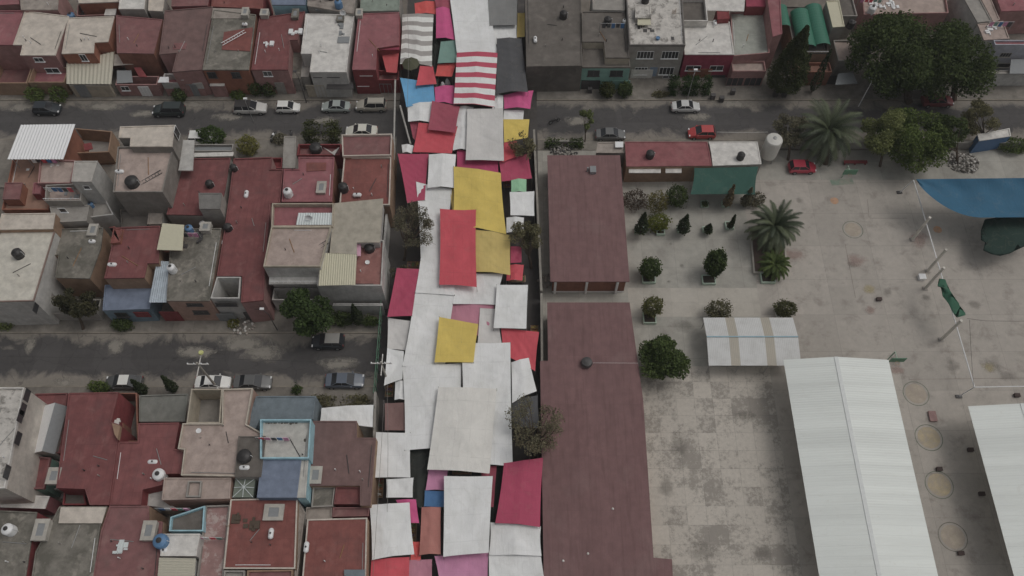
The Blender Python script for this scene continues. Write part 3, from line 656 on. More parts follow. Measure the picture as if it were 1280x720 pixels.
block(H, [(241,180),(292,180),(290,189),(241,189)], 2.6, SHEETD, GREY, .4)
H.z = 5.05; tank(H, 264, 234, 'black', .5); slab(H, [(242,191),(292,190),(291,195),(242,196)], 3.4, WHT)
tank(H, 255, 283, 'white', z=4.0, where='small white tank in front of the grey stair room', r=.4, h=.8)
H = house('long brick-red roofed house with a grey patio pit at its street end', 'the long brick-red roof', at=(310, 398))
block(H, [(292,198),(340,196),(338,211),(354,211),(350,253),(338,254),(331,333),(329,375),(301,378),(303,345),(271,345),(280,290),(288,232)], 5.2, RED, WPNK, .2)
block(H, [(271,346),(301,346),(299,373),(263,373)], 5.15, MCONC, WW, 4.6)
block(H, [(339,197),(353,197),(352,210),(338,210)], 3.0, WRED, WRED, .8)
H.Y0 = P(310, 377, 5.2)[1]; win(H, 307,380,327,385, fm=DST, nm=3); win(H, 268,378,297,382, fm=DST, nm=1); gate(H, 270,392,296,398, H.Y0, SHEETD); gate(H, 304,390,328,398, H.Y0, DST)
H.z = 5.0; tank(H, 294, 214, 'black', .45); gas(H, 309, 245); tank(H, 287, 288, 'black', .5, where='black water tank among junk above the patio pit'); clutter(H, [(299,220),(284,303),(288,307),(311,268)], mat=WPL)
H = house('house with faded pinkish red roof and red rear patio holding a black tank', 'the faded pinkish red roof', at=(385, 275))
block(H, [(373,196),(418,196),(415,252),(352,252),(355,211),(373,211)], 5.4, PRED, BRK, .15)
slab(H, [(383,203),(408,203),(407,213),(383,214)], 5.34, RED2, .04, 'red_coating')
block(H, [(355,170),(370,170),(369,210),(353,210)], 3.4, GREY, GREY, .1)
block(H, (371, 425, 180, 194), 2.8, DRED, WRED, .8)
H.z = 5.25; tank(H, 362, 246, 'white', .55, stand=.3); skylight(H, 403, 238, 1.1, 1.7); tank(H, 396, 190, 'black', .8, z=2.0, h=1.3, where='large black tank in the red patio behind the bushy hedge')
slab(H, [(404,184),(415,190),(424,184),(418,194)], 2.9, WHT, .1)
H = house('red house with purple-red upper level beside the market, middle block', 'the purple-red and red roof beside the market', at=(455, 262))
block(H, [(427,168),(490,167),(489,194),(428,195)], 5.4, DRED, WTAN, .35, pm=CREAM)
block(H, [(430,196),(489,196),(487,256),(424,256)], 5.0, RED2, WTAN, .3, pm=CREAM)
tank(H, 430, 238, 'black', .6); gas(H, 447, 246, 'x')
H = house('white-fronted house with broad beige sheet roof and mottled red terrace next to the market', 'the beige sheet roof', at=(440, 386))
block(H, [(403,300),(480,300),(477,357),(396,357)], 5.8, surf('mottled_red_terrace', (112,76,72), .6, (138,108,104), .9), WW, .35)
part('sheet_roof', MB().prism(pxpoly([(418,254),(479,248),(475,303),(446,303),(446,318),(412,316)], 7.4), 7.3, 7.4), surf('beige_sheet_roof', (128,122,112), .25, grid=(60,1.2,.02,.15)), H.o)
part('wall', MB().prism(inset(pxpoly([(418,254),(479,248),(475,303),(446,303),(446,316),(412,314)], 7.3), .15), 5.0, 7.29), WW, H.o)
corr(H.o, [(401,316),(446,318),(444,356),(398,357)], 7.0, YELS, 16, .03, 6.6, name='yellow_sheet_awning')
H.Y0 = P(440, 357, 5.8)[1]
for x0, x1 in ((402,421),(426,443),(450,465)): win(H, x0,359,x1,363, nm=5)
for x0, x1 in ((416,432),(455,470)): win(H, x0,371,x1,377, nm=4)
block(H, (416, 478, 379, 382), 2.3, WTAN, WW, .3)
H.z = 5.45; tank(H, 463, 314, 'black', .6); slab(H, [(441,305),(451,305),(451,320),(440,320)], 6.3, plain('pink_sheet', (158,120,138)), .08)
H = house('three-storey white house with stained concrete roof and recessed balcony above the big street tree', 'the stained concrete roof of the white house', at=(370, 390))
block(H, [(339,283),(414,283),(400,333),(329,333)], 7.6, PCONC, WW, .3, pm=WCR)
block(H, [(340,254),(417,254),(416,283),(339,283)], 7.4, PRED, WW, .7, pm=WCR)
corr(H.o, [(373,266),(416,266),(415,281),(370,281)], 7.3, SHEET, 14, .03, 7.2)
slab(H, [(337,343),(400,343),(399,355),(336,355)], 5.0, WW, .3, 'balcony'); rail(H, [P(338,354,5.3), P(398,354,5.3)], 5.0, .8, WPL)
H.Y0 = P(370, 333, 7.6)[1]
win(H, 336,334,349,337, nm=2, fm=DST); win(H, 378,334,392,337, nm=2, fm=DST); win(H, 348,346,366,350, nm=2, fm=GREY); win(H, 383,346,397,350, fm=GREY)
gate(H, 345,362,398,376, H.Y0, DST); block(H, (340, 400, 360, 375), 2.5, GREY, WW, 2.3)
clutter(H, [(372,318),(385,320),(366,300),(395,296)], 7.3, mat=DST)
H = house('cream and white roofed house at the left edge above the lower street', 'the cream white roof at the left edge', at=(20, 396))
block(H, [(0,288),(69,287),(42,376),(-40,378)], 6.0, surf('off_white_roof', (150,146,138), .35, (122,116,106), .3), WW, .15, pm=surf('brown_edge', (108,92,86)))
block(H, [(2,267),(69,266),(66,286),(-4,287)], 6.6, CREAM, WTAN, .1)
H.Y0 = P(20, 376, 6)[1]; win(H, 20,386,42,389, fm=DST); win(H, 42,382,47,388, side='E', fm=DST)
block(H, [(69,287),(74,290),(64,372),(45,372)], 3.0, GREY, GREY, .1)
H.z = 5.85; tank(H, 27, 322, 'black', .6, stand=.3)
H = house('house with stained mossy grey roof behind the dark leaning conifer', 'the mossy grey roof', at=(100, 392))
block(H, [(70,286),(129,284),(126,310),(112,348),(69,347),(73,318),(58,322)], 4.6, MCONC, WTAN, .12)
H.Y0 = P(90, 347, 4.6)[1]; win(H, 88,350,97,354, fm=GREY); win(H, 101,351,110,355, fm=GREY); block(H, (60, 122, 374, 392), 1.6, PAV, GREY, 1.4)
H.z = 4.5; skylight(H, 119, 291, 1.1, 1.6); gas(H, 117, 304, 'x', .9); clutter(H, [(90,326),(98,330),(104,322)])
H = house('red roofed house with a blue-grey lower roof in front, above the lower street', 'the red roof above the blue-grey one', at=(155, 396))
block(H, [(143,284),(200,282),(198,329),(184,329),(180,347),(130,348),(138,315)], 5.6, RED, WTAN, .15)
block(H, [(136,284),(142,284),(138,304),(150,303),(153,286)], 5.9, RED2, WORG, .1)
block(H, [(131,356),(193,354),(187,386),(128,388)], 3.0, BLUR, surf('dull_blue_wall', (88,104,116), .4), .1)
win(H, 142,391,162,396, fm=DST); win(H, 166,390,190,396, kind='garage_door', fm=WRED, nm=4, glass=WRED)
H.z = 5.45; gas(H, 142, 333, 'x'); H.Y0 = P(160, 347, 5.6)[1]; win(H, 155,349,168,353)
H = house('house with rough grey concrete roof and pale striped sheet awning on its left', 'the rough grey roof with striped awning', at=(235, 398))
block(H, [(214,286),(277,285),(262,376),(208,376)], 5.0, MCONC, WSAL, .15)
corr(H.o, [(196,326),(215,327),(208,378),(186,378)], 4.8, surf('blue_white_sheet', (134,142,150), .3, streak=.5), 8, .04, 4.5, name='striped_awning')
win(H, 232,379,254,382, fm=DST, nm=3); win(H, 240,388,262,392, fm=DST, nm=3); gate(H, 196,386,228,397, H.Y0+.0, WRED); 
slab(H, [(203,279),(230,281),(228,313),(196,312)], 6.4, YELS, .12, 'yellow_sheet_roof'); part('wall', MB().prism(inset(pxpoly([(204,281),(229,283),(227,310),(197,310)], 6.3), .2), 4.9, 6.28), BRK, H.o)
tank(H, 217, 339, 'white', .5); skylight(H, 259, 287, 1.2, 1.2); tank(H, 238, 289, 'blue', .5, h=.9); clutter(H, [(250,300),(222,305),(232,306),(245,292)], mat=DST)
# ======================================================= LOWER BLOCK, LEFT
H = house('tall white-walled building with black-stained roof at the left edge below the lower street', 'the black-stained white roof', at=(10, 640))
block(H, [(-40,484),(30,484),(18,546),(6,610),(-40,612)], 8.6, STW, surf('white_side_wall', (142,136,130), .4), .35, pm=WHT)
for x, y in ((33,494),(28,512),(25,520),(22,548),(8,590)): win(H, x-2,y-4,x+3,y+4, side='E', fm=DST)
H = house('low red roof with white and grey gabled shed, beside the tall white building', 'the low red roof by the gabled shed', at=(60, 600))
block(H, [(44,492),(84,491),(76,566),(36,570)], 3.0, RED, WRED, .2)
a, b, c, d = P(55,506,4.6), P(82,505,4.6), P(70,571,4.6), P(41,565,4.6)
xm, X0_, X1_ = P(68,506,5.3)[0], a[0], b[0]; ya, yb = a[1], P(55,566,4.6)[1]
mb = MB().add([(X0_,ya,4.3),(xm,ya,5.2),(xm,yb,5.2),(X0_,yb,4.3),(X0_,ya,4.38),(xm,ya,5.28),(xm,yb,5.28),(X0_,yb,4.38)], [(0,1,2,3),(7,6,5,4),(0,3,7,4),(3,2,6,7),(0,4,5,1)])
part('white_roof_slope', mb, plain('white_shed_sheet', (176,176,174)), H.o)
mb = MB().add([(X1_,ya,4.0),(xm,ya,5.2),(xm,yb,5.2),(X1_,yb,4.0),(X1_,ya,4.08),(xm,ya,5.28),(xm,yb,5.28),(X1_,yb,4.08)], [(3,2,1,0),(4,5,6,7),(4,7,3,0),(7,6,2,3),(1,5,4,0)])
part('grey_roof_slope', mb, SHEETD, H.o)
part('shed_wall', MB().add([(X0_+.2,yb+.1,0),(X1_-.2,yb+.1,0),(X1_-.2,yb+.1,4.1),(xm,yb+.1,5.15),(X0_+.2,yb+.1,4.3),(X0_+.2,ya-.1,0),(X1_-.2,ya-.1,0),(X1_-.2,ya-.1,4.1),(xm,ya-.1,5.15),(X0_+.2,ya-.1,4.3)],
     [(0,1,2,3,4),(9,8,7,6,5),(1,6,7,2),(0,4,9,5)]), GREY, H.o)
block(H, [(23,569),(63,572),(55,611),(15,611)], 3.2, RED, surf('turquoise_wall', (92,118,108), .3), .3, pm=DRED)
gas(H, 41, 582, 'x', z=2.9); skylight(H, 40, 594, 1.0, 1.2, .3, z=2.9, mat=PCONC)
block(H, [(64,572),(80,580),(74,612),(56,612)], 1.2, surf('turquoise_floor', (82,112,100), .4), GREY, .9)
block(H, [(0,618),(62,620),(56,636),(0,634)], 2.6, WHT, PRED, .1); block(H, [(-20,622),(0,618),(0,634),(-20,634)], 2.6, DRED, PRED, .1)
H = house('very large plain red roof in two sections below the parked white car', 'the very large red roof', at=(140, 600))
block(H, [(86,491),(148,490),(139,527),(150,531),(147,553),(136,631),(112,631),(106,611),(70,610)], 5.2, RED, WRED, .1)
block(H, [(148,552),(172,552),(173,529),(224,528),(218,561),(229,563),(226,592),(204,592),(203,606),(178,612),(176,631),(137,631)], 5.0, surf('faded_red_roof', (102,62,62), .6, (86,64,64), .3, grid=(1.2,6,.03,.4), streak=.3), WRED, .12)
slab(H, [(140,529),(150,532),(147,549),(143,543)], 5.9, WTAN, .6, 'stair_hood'); block(H, [(80,612),(104,613),(108,631),(78,631)], 2.6, DCONC, WRED, .3); clutter(H, [(84,618),(92,622),(99,617),(96,627)], 2.4, mat=DST)
H.z = 4.8; skylight(H, 71, 597, 1.3, 1.7); tank(H, 202, 596, 'white', .65); gas(H, 193, 579, 'x'); clutter(H, [(137,548),(148,530),(108,600),(120,597),(187,538)], mat=WHT)
block(H, [(148,491),(171,491),(173,552),(152,552),(153,530),(141,528)], 2.5, DCONC, BRK, 2.3)
block(H, [(174,494),(235,492),(231,527),(174,527)], 2.6, surf('grey_slab_roof', (92,92,88), .4), GREY, .15)
H = house('sand-coloured concrete house with open walled patio below the white car', 'the sand-coloured concrete roof', at=(270, 620))
block(H, [(278,486),(316,485),(308,530),(331,543),(327,596),(226,594),(230,562),(222,561),(228,529),(277,529)], 6.0, PCONC, WSAL, .3, pm=surf('pale_parapet', (140,132,122)))
block(H, [(239,486),(278,486),(275,529),(233,529)], 6.0, surf('patio_grey_floor', (104,100,96), .5), WSAL, 3.0, pm=WCR)
block(H, [(298,545),(332,545),(326,596),(293,596)], 6.3, DCONC, GREY, .1); block(H, [(205,597),(289,597),(287,623),(202,625)], 5.6, PCONC, WSAL, .12)
block(H, [(235,601),(252,601),(250,621),(232,621)], 5.9, WRED, GREY, .9, pm=GREY)
block(H, [(185,612),(205,604),(204,625),(222,636),(184,632)], 3.2, WW, WW, .1)
H.z = 5.7; tank(H, 308, 573, 'black', .75, z=6.2); gas(H, 307, 586, 'x', z=6.2); clutter(H, [(255,566),(262,578),(241,543),(252,560)], mat=DST)
# metal star skylight
p0, p1 = P(290,621,5.9), P(319,597,5.9); mb = MB(); mx, my = (p0[0]+p1[0])/2, (p0[1]+p1[1])/2
s_ = part('skylight', MB().box(p0[0],p1[0],p0[1],p1[1],5.0,5.7), plain('green_grey_glass', (86,92,84), .3), H.o)
for i in range(8):
    t = math.pi*i/4; ex = mx+max(-1,min(1,1.5*math.cos(t)))*(p1[0]-p0[0])/2; ey = my+max(-1,min(1,1.5*math.sin(t)))*(p1[1]-p0[1])/2
    mb.tube((mx,my,5.95), (ex,ey,5.73), .04)
part('frame', mb, SHEET, s_)
H = house('blue house with pale blue parapet round a white terrace, below the dark sedan', 'the blue house', at=(355, 640))
block(H, [(320,495),(395,495),(391,524),(387,524),(324,524),(316,545),(309,530)], 5.0, BGR, BGR, .1)
block(H, [(325,525),(389,525),(382,622),(371,622),(376,573),(325,573)], 6.0, surf('white_terrace_floor', (140,138,134), .5), WBLU, .1)
block(H, [(325,524),(389,524),(386,573),(325,573)], 6.6, surf('white_terrace_floor', (140,138,134), .5), WBLU, .85, pm=WBLU)
block(H, [(327,574),(377,573),(371,622),(321,622)], 6.1, BLUR, surf('blue_wall2', (80,94,112)), .06)
mb = MB()
for i in range(14):
    q = P(334+i*3.4+random.uniform(-1,1), 531+random.uniform(-1,1), 5.75) if i < 12 else P(383, 540+i, 5.75)
    mb.lathe(q, [(.12,0),(.2,.3),(.3,.5),(.1,.7)], 7)
part('flower_pot', mb, plain('potted_greens', (66,62,56), .9, 0, .5), H.o)
clutter(H, [(347,552),(346,547)], 5.75, mat=SHEETD)
H = house('brown corrugated roofed house with a low red and grey front, beside the market', 'the brown roof beside the market', at=(430, 650))
block(H, [(391,526),(446,526),(446,547),(470,547),(463,632),(450,632),(450,607),(386,607)], 4.6, BRN, WTAN, .08)
block(H, [(391,609),(419,608),(416,633),(389,634)], 3.8, MCONC, GREY, .3); block(H, [(420,608),(450,609),(450,630),(417,630)], 4.0, RED, WRED, .2)
block(H, [(383,634),(415,634),(415,649),(381,649)], 3.4, CONC, GREY, .2); block(H, [(416,634),(462,634),(461,645),(415,646)], 3.6, DRED, WRED, .2)
H.z = 4.5; skylight(H, 396, 596, 1.3, 1.8)
H = house('small red roofed house in front of the brown one, bottom by the market', 'the small red roof by the market', at=(415, 720))
block(H, [(384,649),(459,647),(457,740),(376,740)], 5.0, RED2, WTAN, .12, pm=CREAM); gas(H, 384, 685); slab(H, [(430,712),(456,712),(456,735),(430,735)], 5.2, BGR, .1)
H = house('big brick-red roofed house at the bottom with framed skylight, left of the small red one', 'the big brick-red roof', at=(325, 720))
block(H, [(288,624),(372,622),(369,711),(279,711)], 5.0, RED2, WTAN, .12, pm=CREAM); skylight(H, 343, 641, 2.0, 1.6, .25); gas(H, 340, 668); clutter(H, [(312,655),(318,658),(298,650)], mat=WOOD)
block(H, [(280,713),(306,713),(305,745),(278,745)], 4.9, GREY, GREY, .5); block(H, [(309,713),(366,712),(364,745),(307,745)], 4.8, DRED, WTAN, .3)
block(H, [(374,628),(381,640),(372,720),(368,720)], 4.2, CONC, GREY, .1)
H = house('peeling pink terrace with blue-edged wall at the bottom', 'the peeling pink terrace', at=(262, 720))
block(H, [(257,632),(287,631),(277,745),(243,745)], 4.4, surf('peeling_pink_floor', (118,92,90), .7, (146,136,132), .8, .5, .58), GREY, .4)
block(H, [(213,646),(256,632),(254,664),(211,664)], 4.8, DCONC, WBLU, .5, pm=WBLU)
H = house('white rooftop room with blue tank and ribbed white roof at the bottom', 'the white rooftop room', at=(222, 710))
block(H, [(204,667),(250,667),(245,695),(200,695)], 5.6, WHT, WW, .12); corr(H.o, [(199,697),(245,698),(241,745),(195,745)], 5.6, SHEETB, 3, .03, 5.4, vert=True)
corr(H.o, [(199,697),(245,698),(241,745),(195,745)], 5.75, SHEETB, 14, .03, 5.55, vert=True, name='ribbed_roof')
part('wall', MB().prism(inset(pxpoly([(199,697),(245,698),(241,745),(195,745)], 5.3), .1), 0, 5.2), WW, H.o)
H.z = 5.5; tank(H, 205, 679, 'blue', .75, h=1.3); gas(H, 207, 689, 'x', .8); clutter(H, [(219,681),(229,677),(233,679)], mat=DST)
H = house('dull red roof at the bottom left between concrete roof and white rooftop room', 'the dull red roof at bottom', at=(160, 720))
block(H, [(137,632),(186,632),(186,650),(203,652),(196,745),(112,745),(126,664)], 5.0, DRED, WTAN, .12); skylight(H, 189, 665, 1.3, 1.9); clutter(H, [(153,682),(152,686)], mat=SHEET)
H = house('concrete roof with grid-stained slab at bottom left', 'the concrete roof at bottom left', at=(80, 720))
block(H, [(74,633),(134,633),(125,659),(113,745),(36,745),(44,690),(60,660)], 5.0, MCONC, WTAN, .12); slab(H, [(76,634),(133,634),(127,654),(73,654)], 5.1, CREAM, .1); skylight(H, 55, 664, 1.4, 2.1)
H = house('grey roof with white round tank in the bottom left corner', 'the bottom left grey roof', at=(15, 720))
block(H, [(-20,637),(46,640),(38,680),(28,745),(-20,745)], 5.0, MCONC, WRED, .15); tank(H, 15, 664, 'white', .6)
# ======================================================= SCHOOL SIDE
H = house('long flat maroon school roof with brick end wall and white columns', 'the upper school roof', cat='school building', at=(737, 362))
p = pxpoly((688, 787, 194, 352), 3.4)
part('roof', MB().prism(p, 3.25, 3.4), SCH, H.o)
w = inset(p, .35); part('wall', MB().prism(w, -.05, 3.24), BRK, H.o); H.Y0 = min(q[1] for q in w)
for i, xx in enumerate((694, 733, 771)):
    a = FY(xx, 356, H.Y0)[0]; part('column', MB().box(a-.14, a+.14, H.Y0-.3, H.Y0-.002, 0, 3.24), WPL, H.o)
part('base_course', MB().box(w[0][0]+.1 if 0 else min(q[0] for q in w), max(q[0] for q in w), H.Y0-.06, H.Y0-.003, 0, .3), WPL, H.o)
vx, vy, _ = P(740, 214, 3.4); part('roof_vent', MB().box(vx-.3,vx+.5,vy-.5,vy+.5,3.4,3.9).tube((vx-.6,vy,3.4),(vx-.6,vy,4.2),.12), SHEETD, H.o)
H = house('very long maroon school roof beside the market with one dark vent and cable', 'the lower school roof', cat='school building', at=(745, 640))
p = pxpoly([(684,378),(787,378),(804,500),(817,697),(840,699),(845,800),(681,800),(675,451),(685,451)], 3.4)
part('roof', MB().prism(p, 3.25, 3.4), SCH, H.o); part('wall', MB().prism(inset(p, .4), -.05, 3.24), WTAN, H.o)
q = P(733, 455, 3.4); v_ = part('roof_vent', MB().lathe(q, [(.35,0),(.4,.3),(.7,.4),(.6,.75),(.2,.9)], 14), DST, H.o)
e = P(797, 456, 3.4); part('cable', MB().tube((q[0],q[1],3.75),(e[0],e[1],3.9),.014), WPL, H.o)
for x, y in ((704,701),(735,692),(766,636)):
    q = P(x, y, 3.4); part('roof_stone', MB().lathe(q, [(.14,0),(.12,.1),(.05,.15)], 7), WHT, H.o)
H = house('low red roofed annex along the upper street with black tank', 'the low red annex', cat='building', at=(833, 215))
block(H, [(781,177),(884,177),(887,190),(890,207),(783,208)], 3.0, surf('worn_red_roof', (108,66,68), .5, (126,92,90), .4), WTAN, .08)
tank(H, 812, 196, 'black', .55, h=1.0); H.z = 2.9
slab(H, [(786,210),(826,210),(826,216),(786,216)], 2.4, WHT, name='counter_roof'); slab(H, [(832,210),(852,210),(852,216),(832,216)], 2.4, WHT, name='counter_roof')
H = house('low white roofed annex in line with the red one, with black tank', 'the low white annex', cat='building', at=(920, 212))
block(H, [(886,177),(947,177),(952,205),(891,207),(889,191)], 3.0, WHT, GREY, .08); tank(H, 925, 198, 'black', .5, h=1.0)
block(H, [(747,178),(780,177),(781,191),(745,191)], 2.6, CONC, GREY, .1); slab(H, [(769,177),(779,177),(779,184),(769,184)], 2.9, WPL)
# elevated white cylinder tank
x, y, _ = P(957, 200, 0)
t = thing('storage_tank', 'tall white cylindrical storage tank standing on legs by the upper street', 'storage tank', (x, y, 0))
part('body', MB().lathe((x,y,0), [(.3,1.0),(1.05,1.2),(1.12,1.5),(1.12,4.4),(1.02,4.6),(.5,4.75),(.2,4.78)], 24), plain('tank_white', (150,148,144), .5), t, smooth=False)
for i in range(4): a = math.pi/4+i*math.pi/2; part('leg', MB().tube((x+.9*math.cos(a),y+.9*math.sin(a),0),(x+.9*math.cos(a),y+.9*math.sin(a),1.4),.07), STEEL, t)
part('hatch', MB().lathe((x,y,4.78), [(.25,0),(.25,.1),(.05,.14)], 12), STEEL, t)
# ---- white canopies
def gable(label, pl, pr, pridge, h, hr, y0, y1, mat, n=6, posts=True, bands=None):
    # pl / pr / pridge: pixel x on the near (y1) edge
    A, B_, R_ = P(pl, y1, h), P(pr, y1, h), P(pridge, y1, hr); Yb = P(pl, y0, h)[1]; Ya = A[1]
    t = thing('shade_canopy', label, 'canopy', (R_[0], (Ya+Yb)/2, 0))
    for nm, X, zz in (('roof_slope', A[0], h), ('roof_slope', B_[0], h)):
        nn = 40; mb = MB(); v = []; f = []
        N_ = max(16, int(abs(Yb-Ya)/.28)*2)
        for j in range(N_+1):
            yy = Ya+(Yb-Ya)*j/N_; dz = .01*(j % 2)
            v += [(X, yy, zz+dz), (R_[0], yy, hr+dz)]
        for j in range(N_): f.append((2*j, 2*j+1, 2*j+3, 2*j+2) if X > R_[0] else (2*j+1, 2*j, 2*j+2, 2*j+3))
        o = part(nm, MB().add(v, f), mat, t); md = o.modifiers.new('t', 'SOLIDIFY'); md.thickness = .05
    part('ridge_cap', MB().box(R_[0]-.22, R_[0]+.22, Ya, Yb, hr+.02, hr+.09), plain('ridge_grey', (158,160,160)), t)
    mb = MB()
    for i in range(n):
        yy = Ya+(Yb-Ya)*(i+.04)/(n-1+.08)
        part('post', MB().tube((A[0]+2.6,yy,0),(A[0]+2.6,yy,h+.2),.07), WPL, t); part('post', MB().tube((B_[0]-2.6,yy,0),(B_[0]-2.6,yy,h+.2),.07), WPL, t)
        mb.tube((A[0]+.25,yy,h-.15),(R_[0],yy,hr-.15),.06).tube((B_[0]-.25,yy,h-.15),(R_[0],yy,hr-.15),.06).tube((A[0]+.25,yy,h-.2),(B_[0]-.25,yy,h-.2),.05)
    part('truss', mb, STEEL, t)
    return t
def canopy_mat():
    m, N, L, B = nmat('white_canopy_sheet'); p = pos(N); base = (.82,.85,.81); sp = N.new('ShaderNodeSeparateXYZ'); L.new(p, sp.inputs[0])
    mp = N.new('ShaderNodeMapping'); mp.inputs['Scale'].default_value = (.02, .33, 0); L.new(p, mp.inputs[0])
    c = mixc(N, L, ramp(N, L, noise(N, L, mp.outputs[0], 1.2, 2), .42, .66), base, tuple(x*.87 for x in base))
    w = math_n(N, L, 'LESS_THAN', math_n(N, L, 'FRACT', math_n(N, L, 'MULTIPLY', sp.outputs[1], 1/1.05)), .04)
    c = mixc(N, L, math_n(N, L, 'MULTIPLY', w, .18), c, (.3,.3,.3))
    c = mixc(N, L, ramp(N, L, noise(N, L, p, .9, 8, .7, 1), .6, .8, 0, .5), c, alb((142,138,130)))
    mp2 = N.new('ShaderNodeMapping'); mp2.inputs['Scale'].default_value = (.3, 3, 0); L.new(p, mp2.inputs[0])
    c = mixc(N, L, ramp(N, L, noise(N, L, mp2.outputs[0], .8, 5, .7), .5, .8, 0, .35), c, alb((150,150,146)))
    L.new(c, B.inputs['Base Color']); B.inputs['Roughness'].default_value = .5; return m
CAN = canopy_mat()
gable('long white gabled metal canopy over the court in the lower right', 1028, 1178, 1104, 4.4, 5.3, 450, 745, CAN, 8)
gable('white canopy cut off by the lower right corner', 1274, 1424, 1350, 4.4, 5.3, 508, 745, CAN, 7)
# small canopy with ridge running along x
A, B_, Cc, D = P(886,457,2.6), P(1001,454,2.6), P(998,421,3.2), P(881,421,3.2); Yn, Yr = A[1], Cc[1]; Yf = P(881,397,2.6)[1]
t = thing('shade_canopy', 'small ribbed canopy striped white and beige, below two round shrubs', 'canopy', ((A[0]+B_[0])/2, Yr, 0))
def band_mat():
    m, N, L, B = nmat('striped_sheet'); p = pos(N); sp = N.new('ShaderNodeSeparateXYZ'); L.new(p, sp.inputs[0])
    base = alb((150,150,150)); tan = alb((128,122,112))
    f = None
    for cx in (P(919,440,3)[0], P(964,440,3)[0]):
        d = math_n(N, L, 'LESS_THAN', math_n(N, L, 'ABSOLUTE', math_n(N, L, 'SUBTRACT', sp.outputs[0], cx)), .55)
        f = d if f is None else math_n(N, L, 'MAXIMUM', f, d)
    c = mixc(N, L, f, base, tan); c = mixc(N, L, ramp(N, L, noise(N, L, p, .8, 6, .7), .45, .8, 0, .4), c, alb((110,108,104)))
    L.new(c, B.inputs['Base Color']); B.inputs['Roughness'].default_value = .6; return m
BM = band_mat()
for y0, y1, z0, z1 in ((Yn, Yr, 2.6, 3.2), (Yr, Yf, 3.2, 2.6)):
    N_ = 100; v = []; f = []
    for j in range(N_+1):
        xx = A[0]+(B_[0]-A[0])*j/N_; dz = .012*(j % 2); v += [(xx,y0,z0+dz),(xx,y1,z1+dz)]
    f = [(2*j, 2*j+2, 2*j+3, 2*j+1) for j in range(N_)]
    o = part('roof_slope', MB().add(v, f), BM, t); md = o.modifiers.new('t', 'SOLIDIFY'); md.thickness = .04
part('ridge_cap', MB().tube((A[0],Yr,3.26),(B_[0],Yr,3.26),.08), plain('blue_ridge', (112,136,146)), t)
for i in range(4):
    xx = A[0]+.3+(B_[0]-A[0]-.6)*i/3
    for yy in (Yn+.2, Yf-.2): part('post', MB().tube((xx,yy,0),(xx,yy,2.55),.05), STEEL, t)
# ======================================================= MARKET
WCL = cloth('white_tarp', (174,173,171)); WCL2 = cloth('off_white_tarp', (167,165,162)); GCL = cloth('light_grey_tarp', (156,154,153))
COLR = {'white': WCL, 'offwhite': WCL2, 'lgrey': GCL, 'crimson': cloth('crimson_tarp', (140,62,82)), 'red': cloth('red_tarp', (160,70,78)),
 'dred': cloth('dull_red_tarp', (128,66,78)), 'pink': cloth('pink_tarp', (162,74,112)), 'magenta': cloth('magenta_tarp', (142,60,88)), 'mauve': cloth('mauve_tarp', (150,104,118)),
 'lilac': cloth('lilac_tarp', (160,112,138)), 'yellow': cloth('yellow_tarp', (172,152,84)), 'ochre': cloth('ochre_tarp', (162,144,92)), 'blue': cloth('sky_blue_tarp', (88,134,168)),
 'dblue': cloth('deep_blue_tarp', (66,96,132)), 'char': cloth('charcoal_tarp', (64,64,66)), 'grey': cloth('grey_tarp', (98,98,98)), 'teal': cloth('teal_tarp', (92,114,108)),
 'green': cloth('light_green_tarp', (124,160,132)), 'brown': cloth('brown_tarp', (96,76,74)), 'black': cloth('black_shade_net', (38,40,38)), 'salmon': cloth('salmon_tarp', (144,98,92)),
 'olive': cloth('olive_canvas', (62,62,50)), 'wash': cloth('orange_red_tarp', (168,76,74)),
 'stripe': cloth('red_white_striped_tarp', (176,173,170), (5.05,(146,60,76),0,.46,.0)), 'zig': cloth('grey_white_zigzag_tarp', (172,170,168), (5.2,(122,118,116),.13,.48,.02))}
POLE = plain('tarp_pole', (92,92,88), .6)
tk = [0]
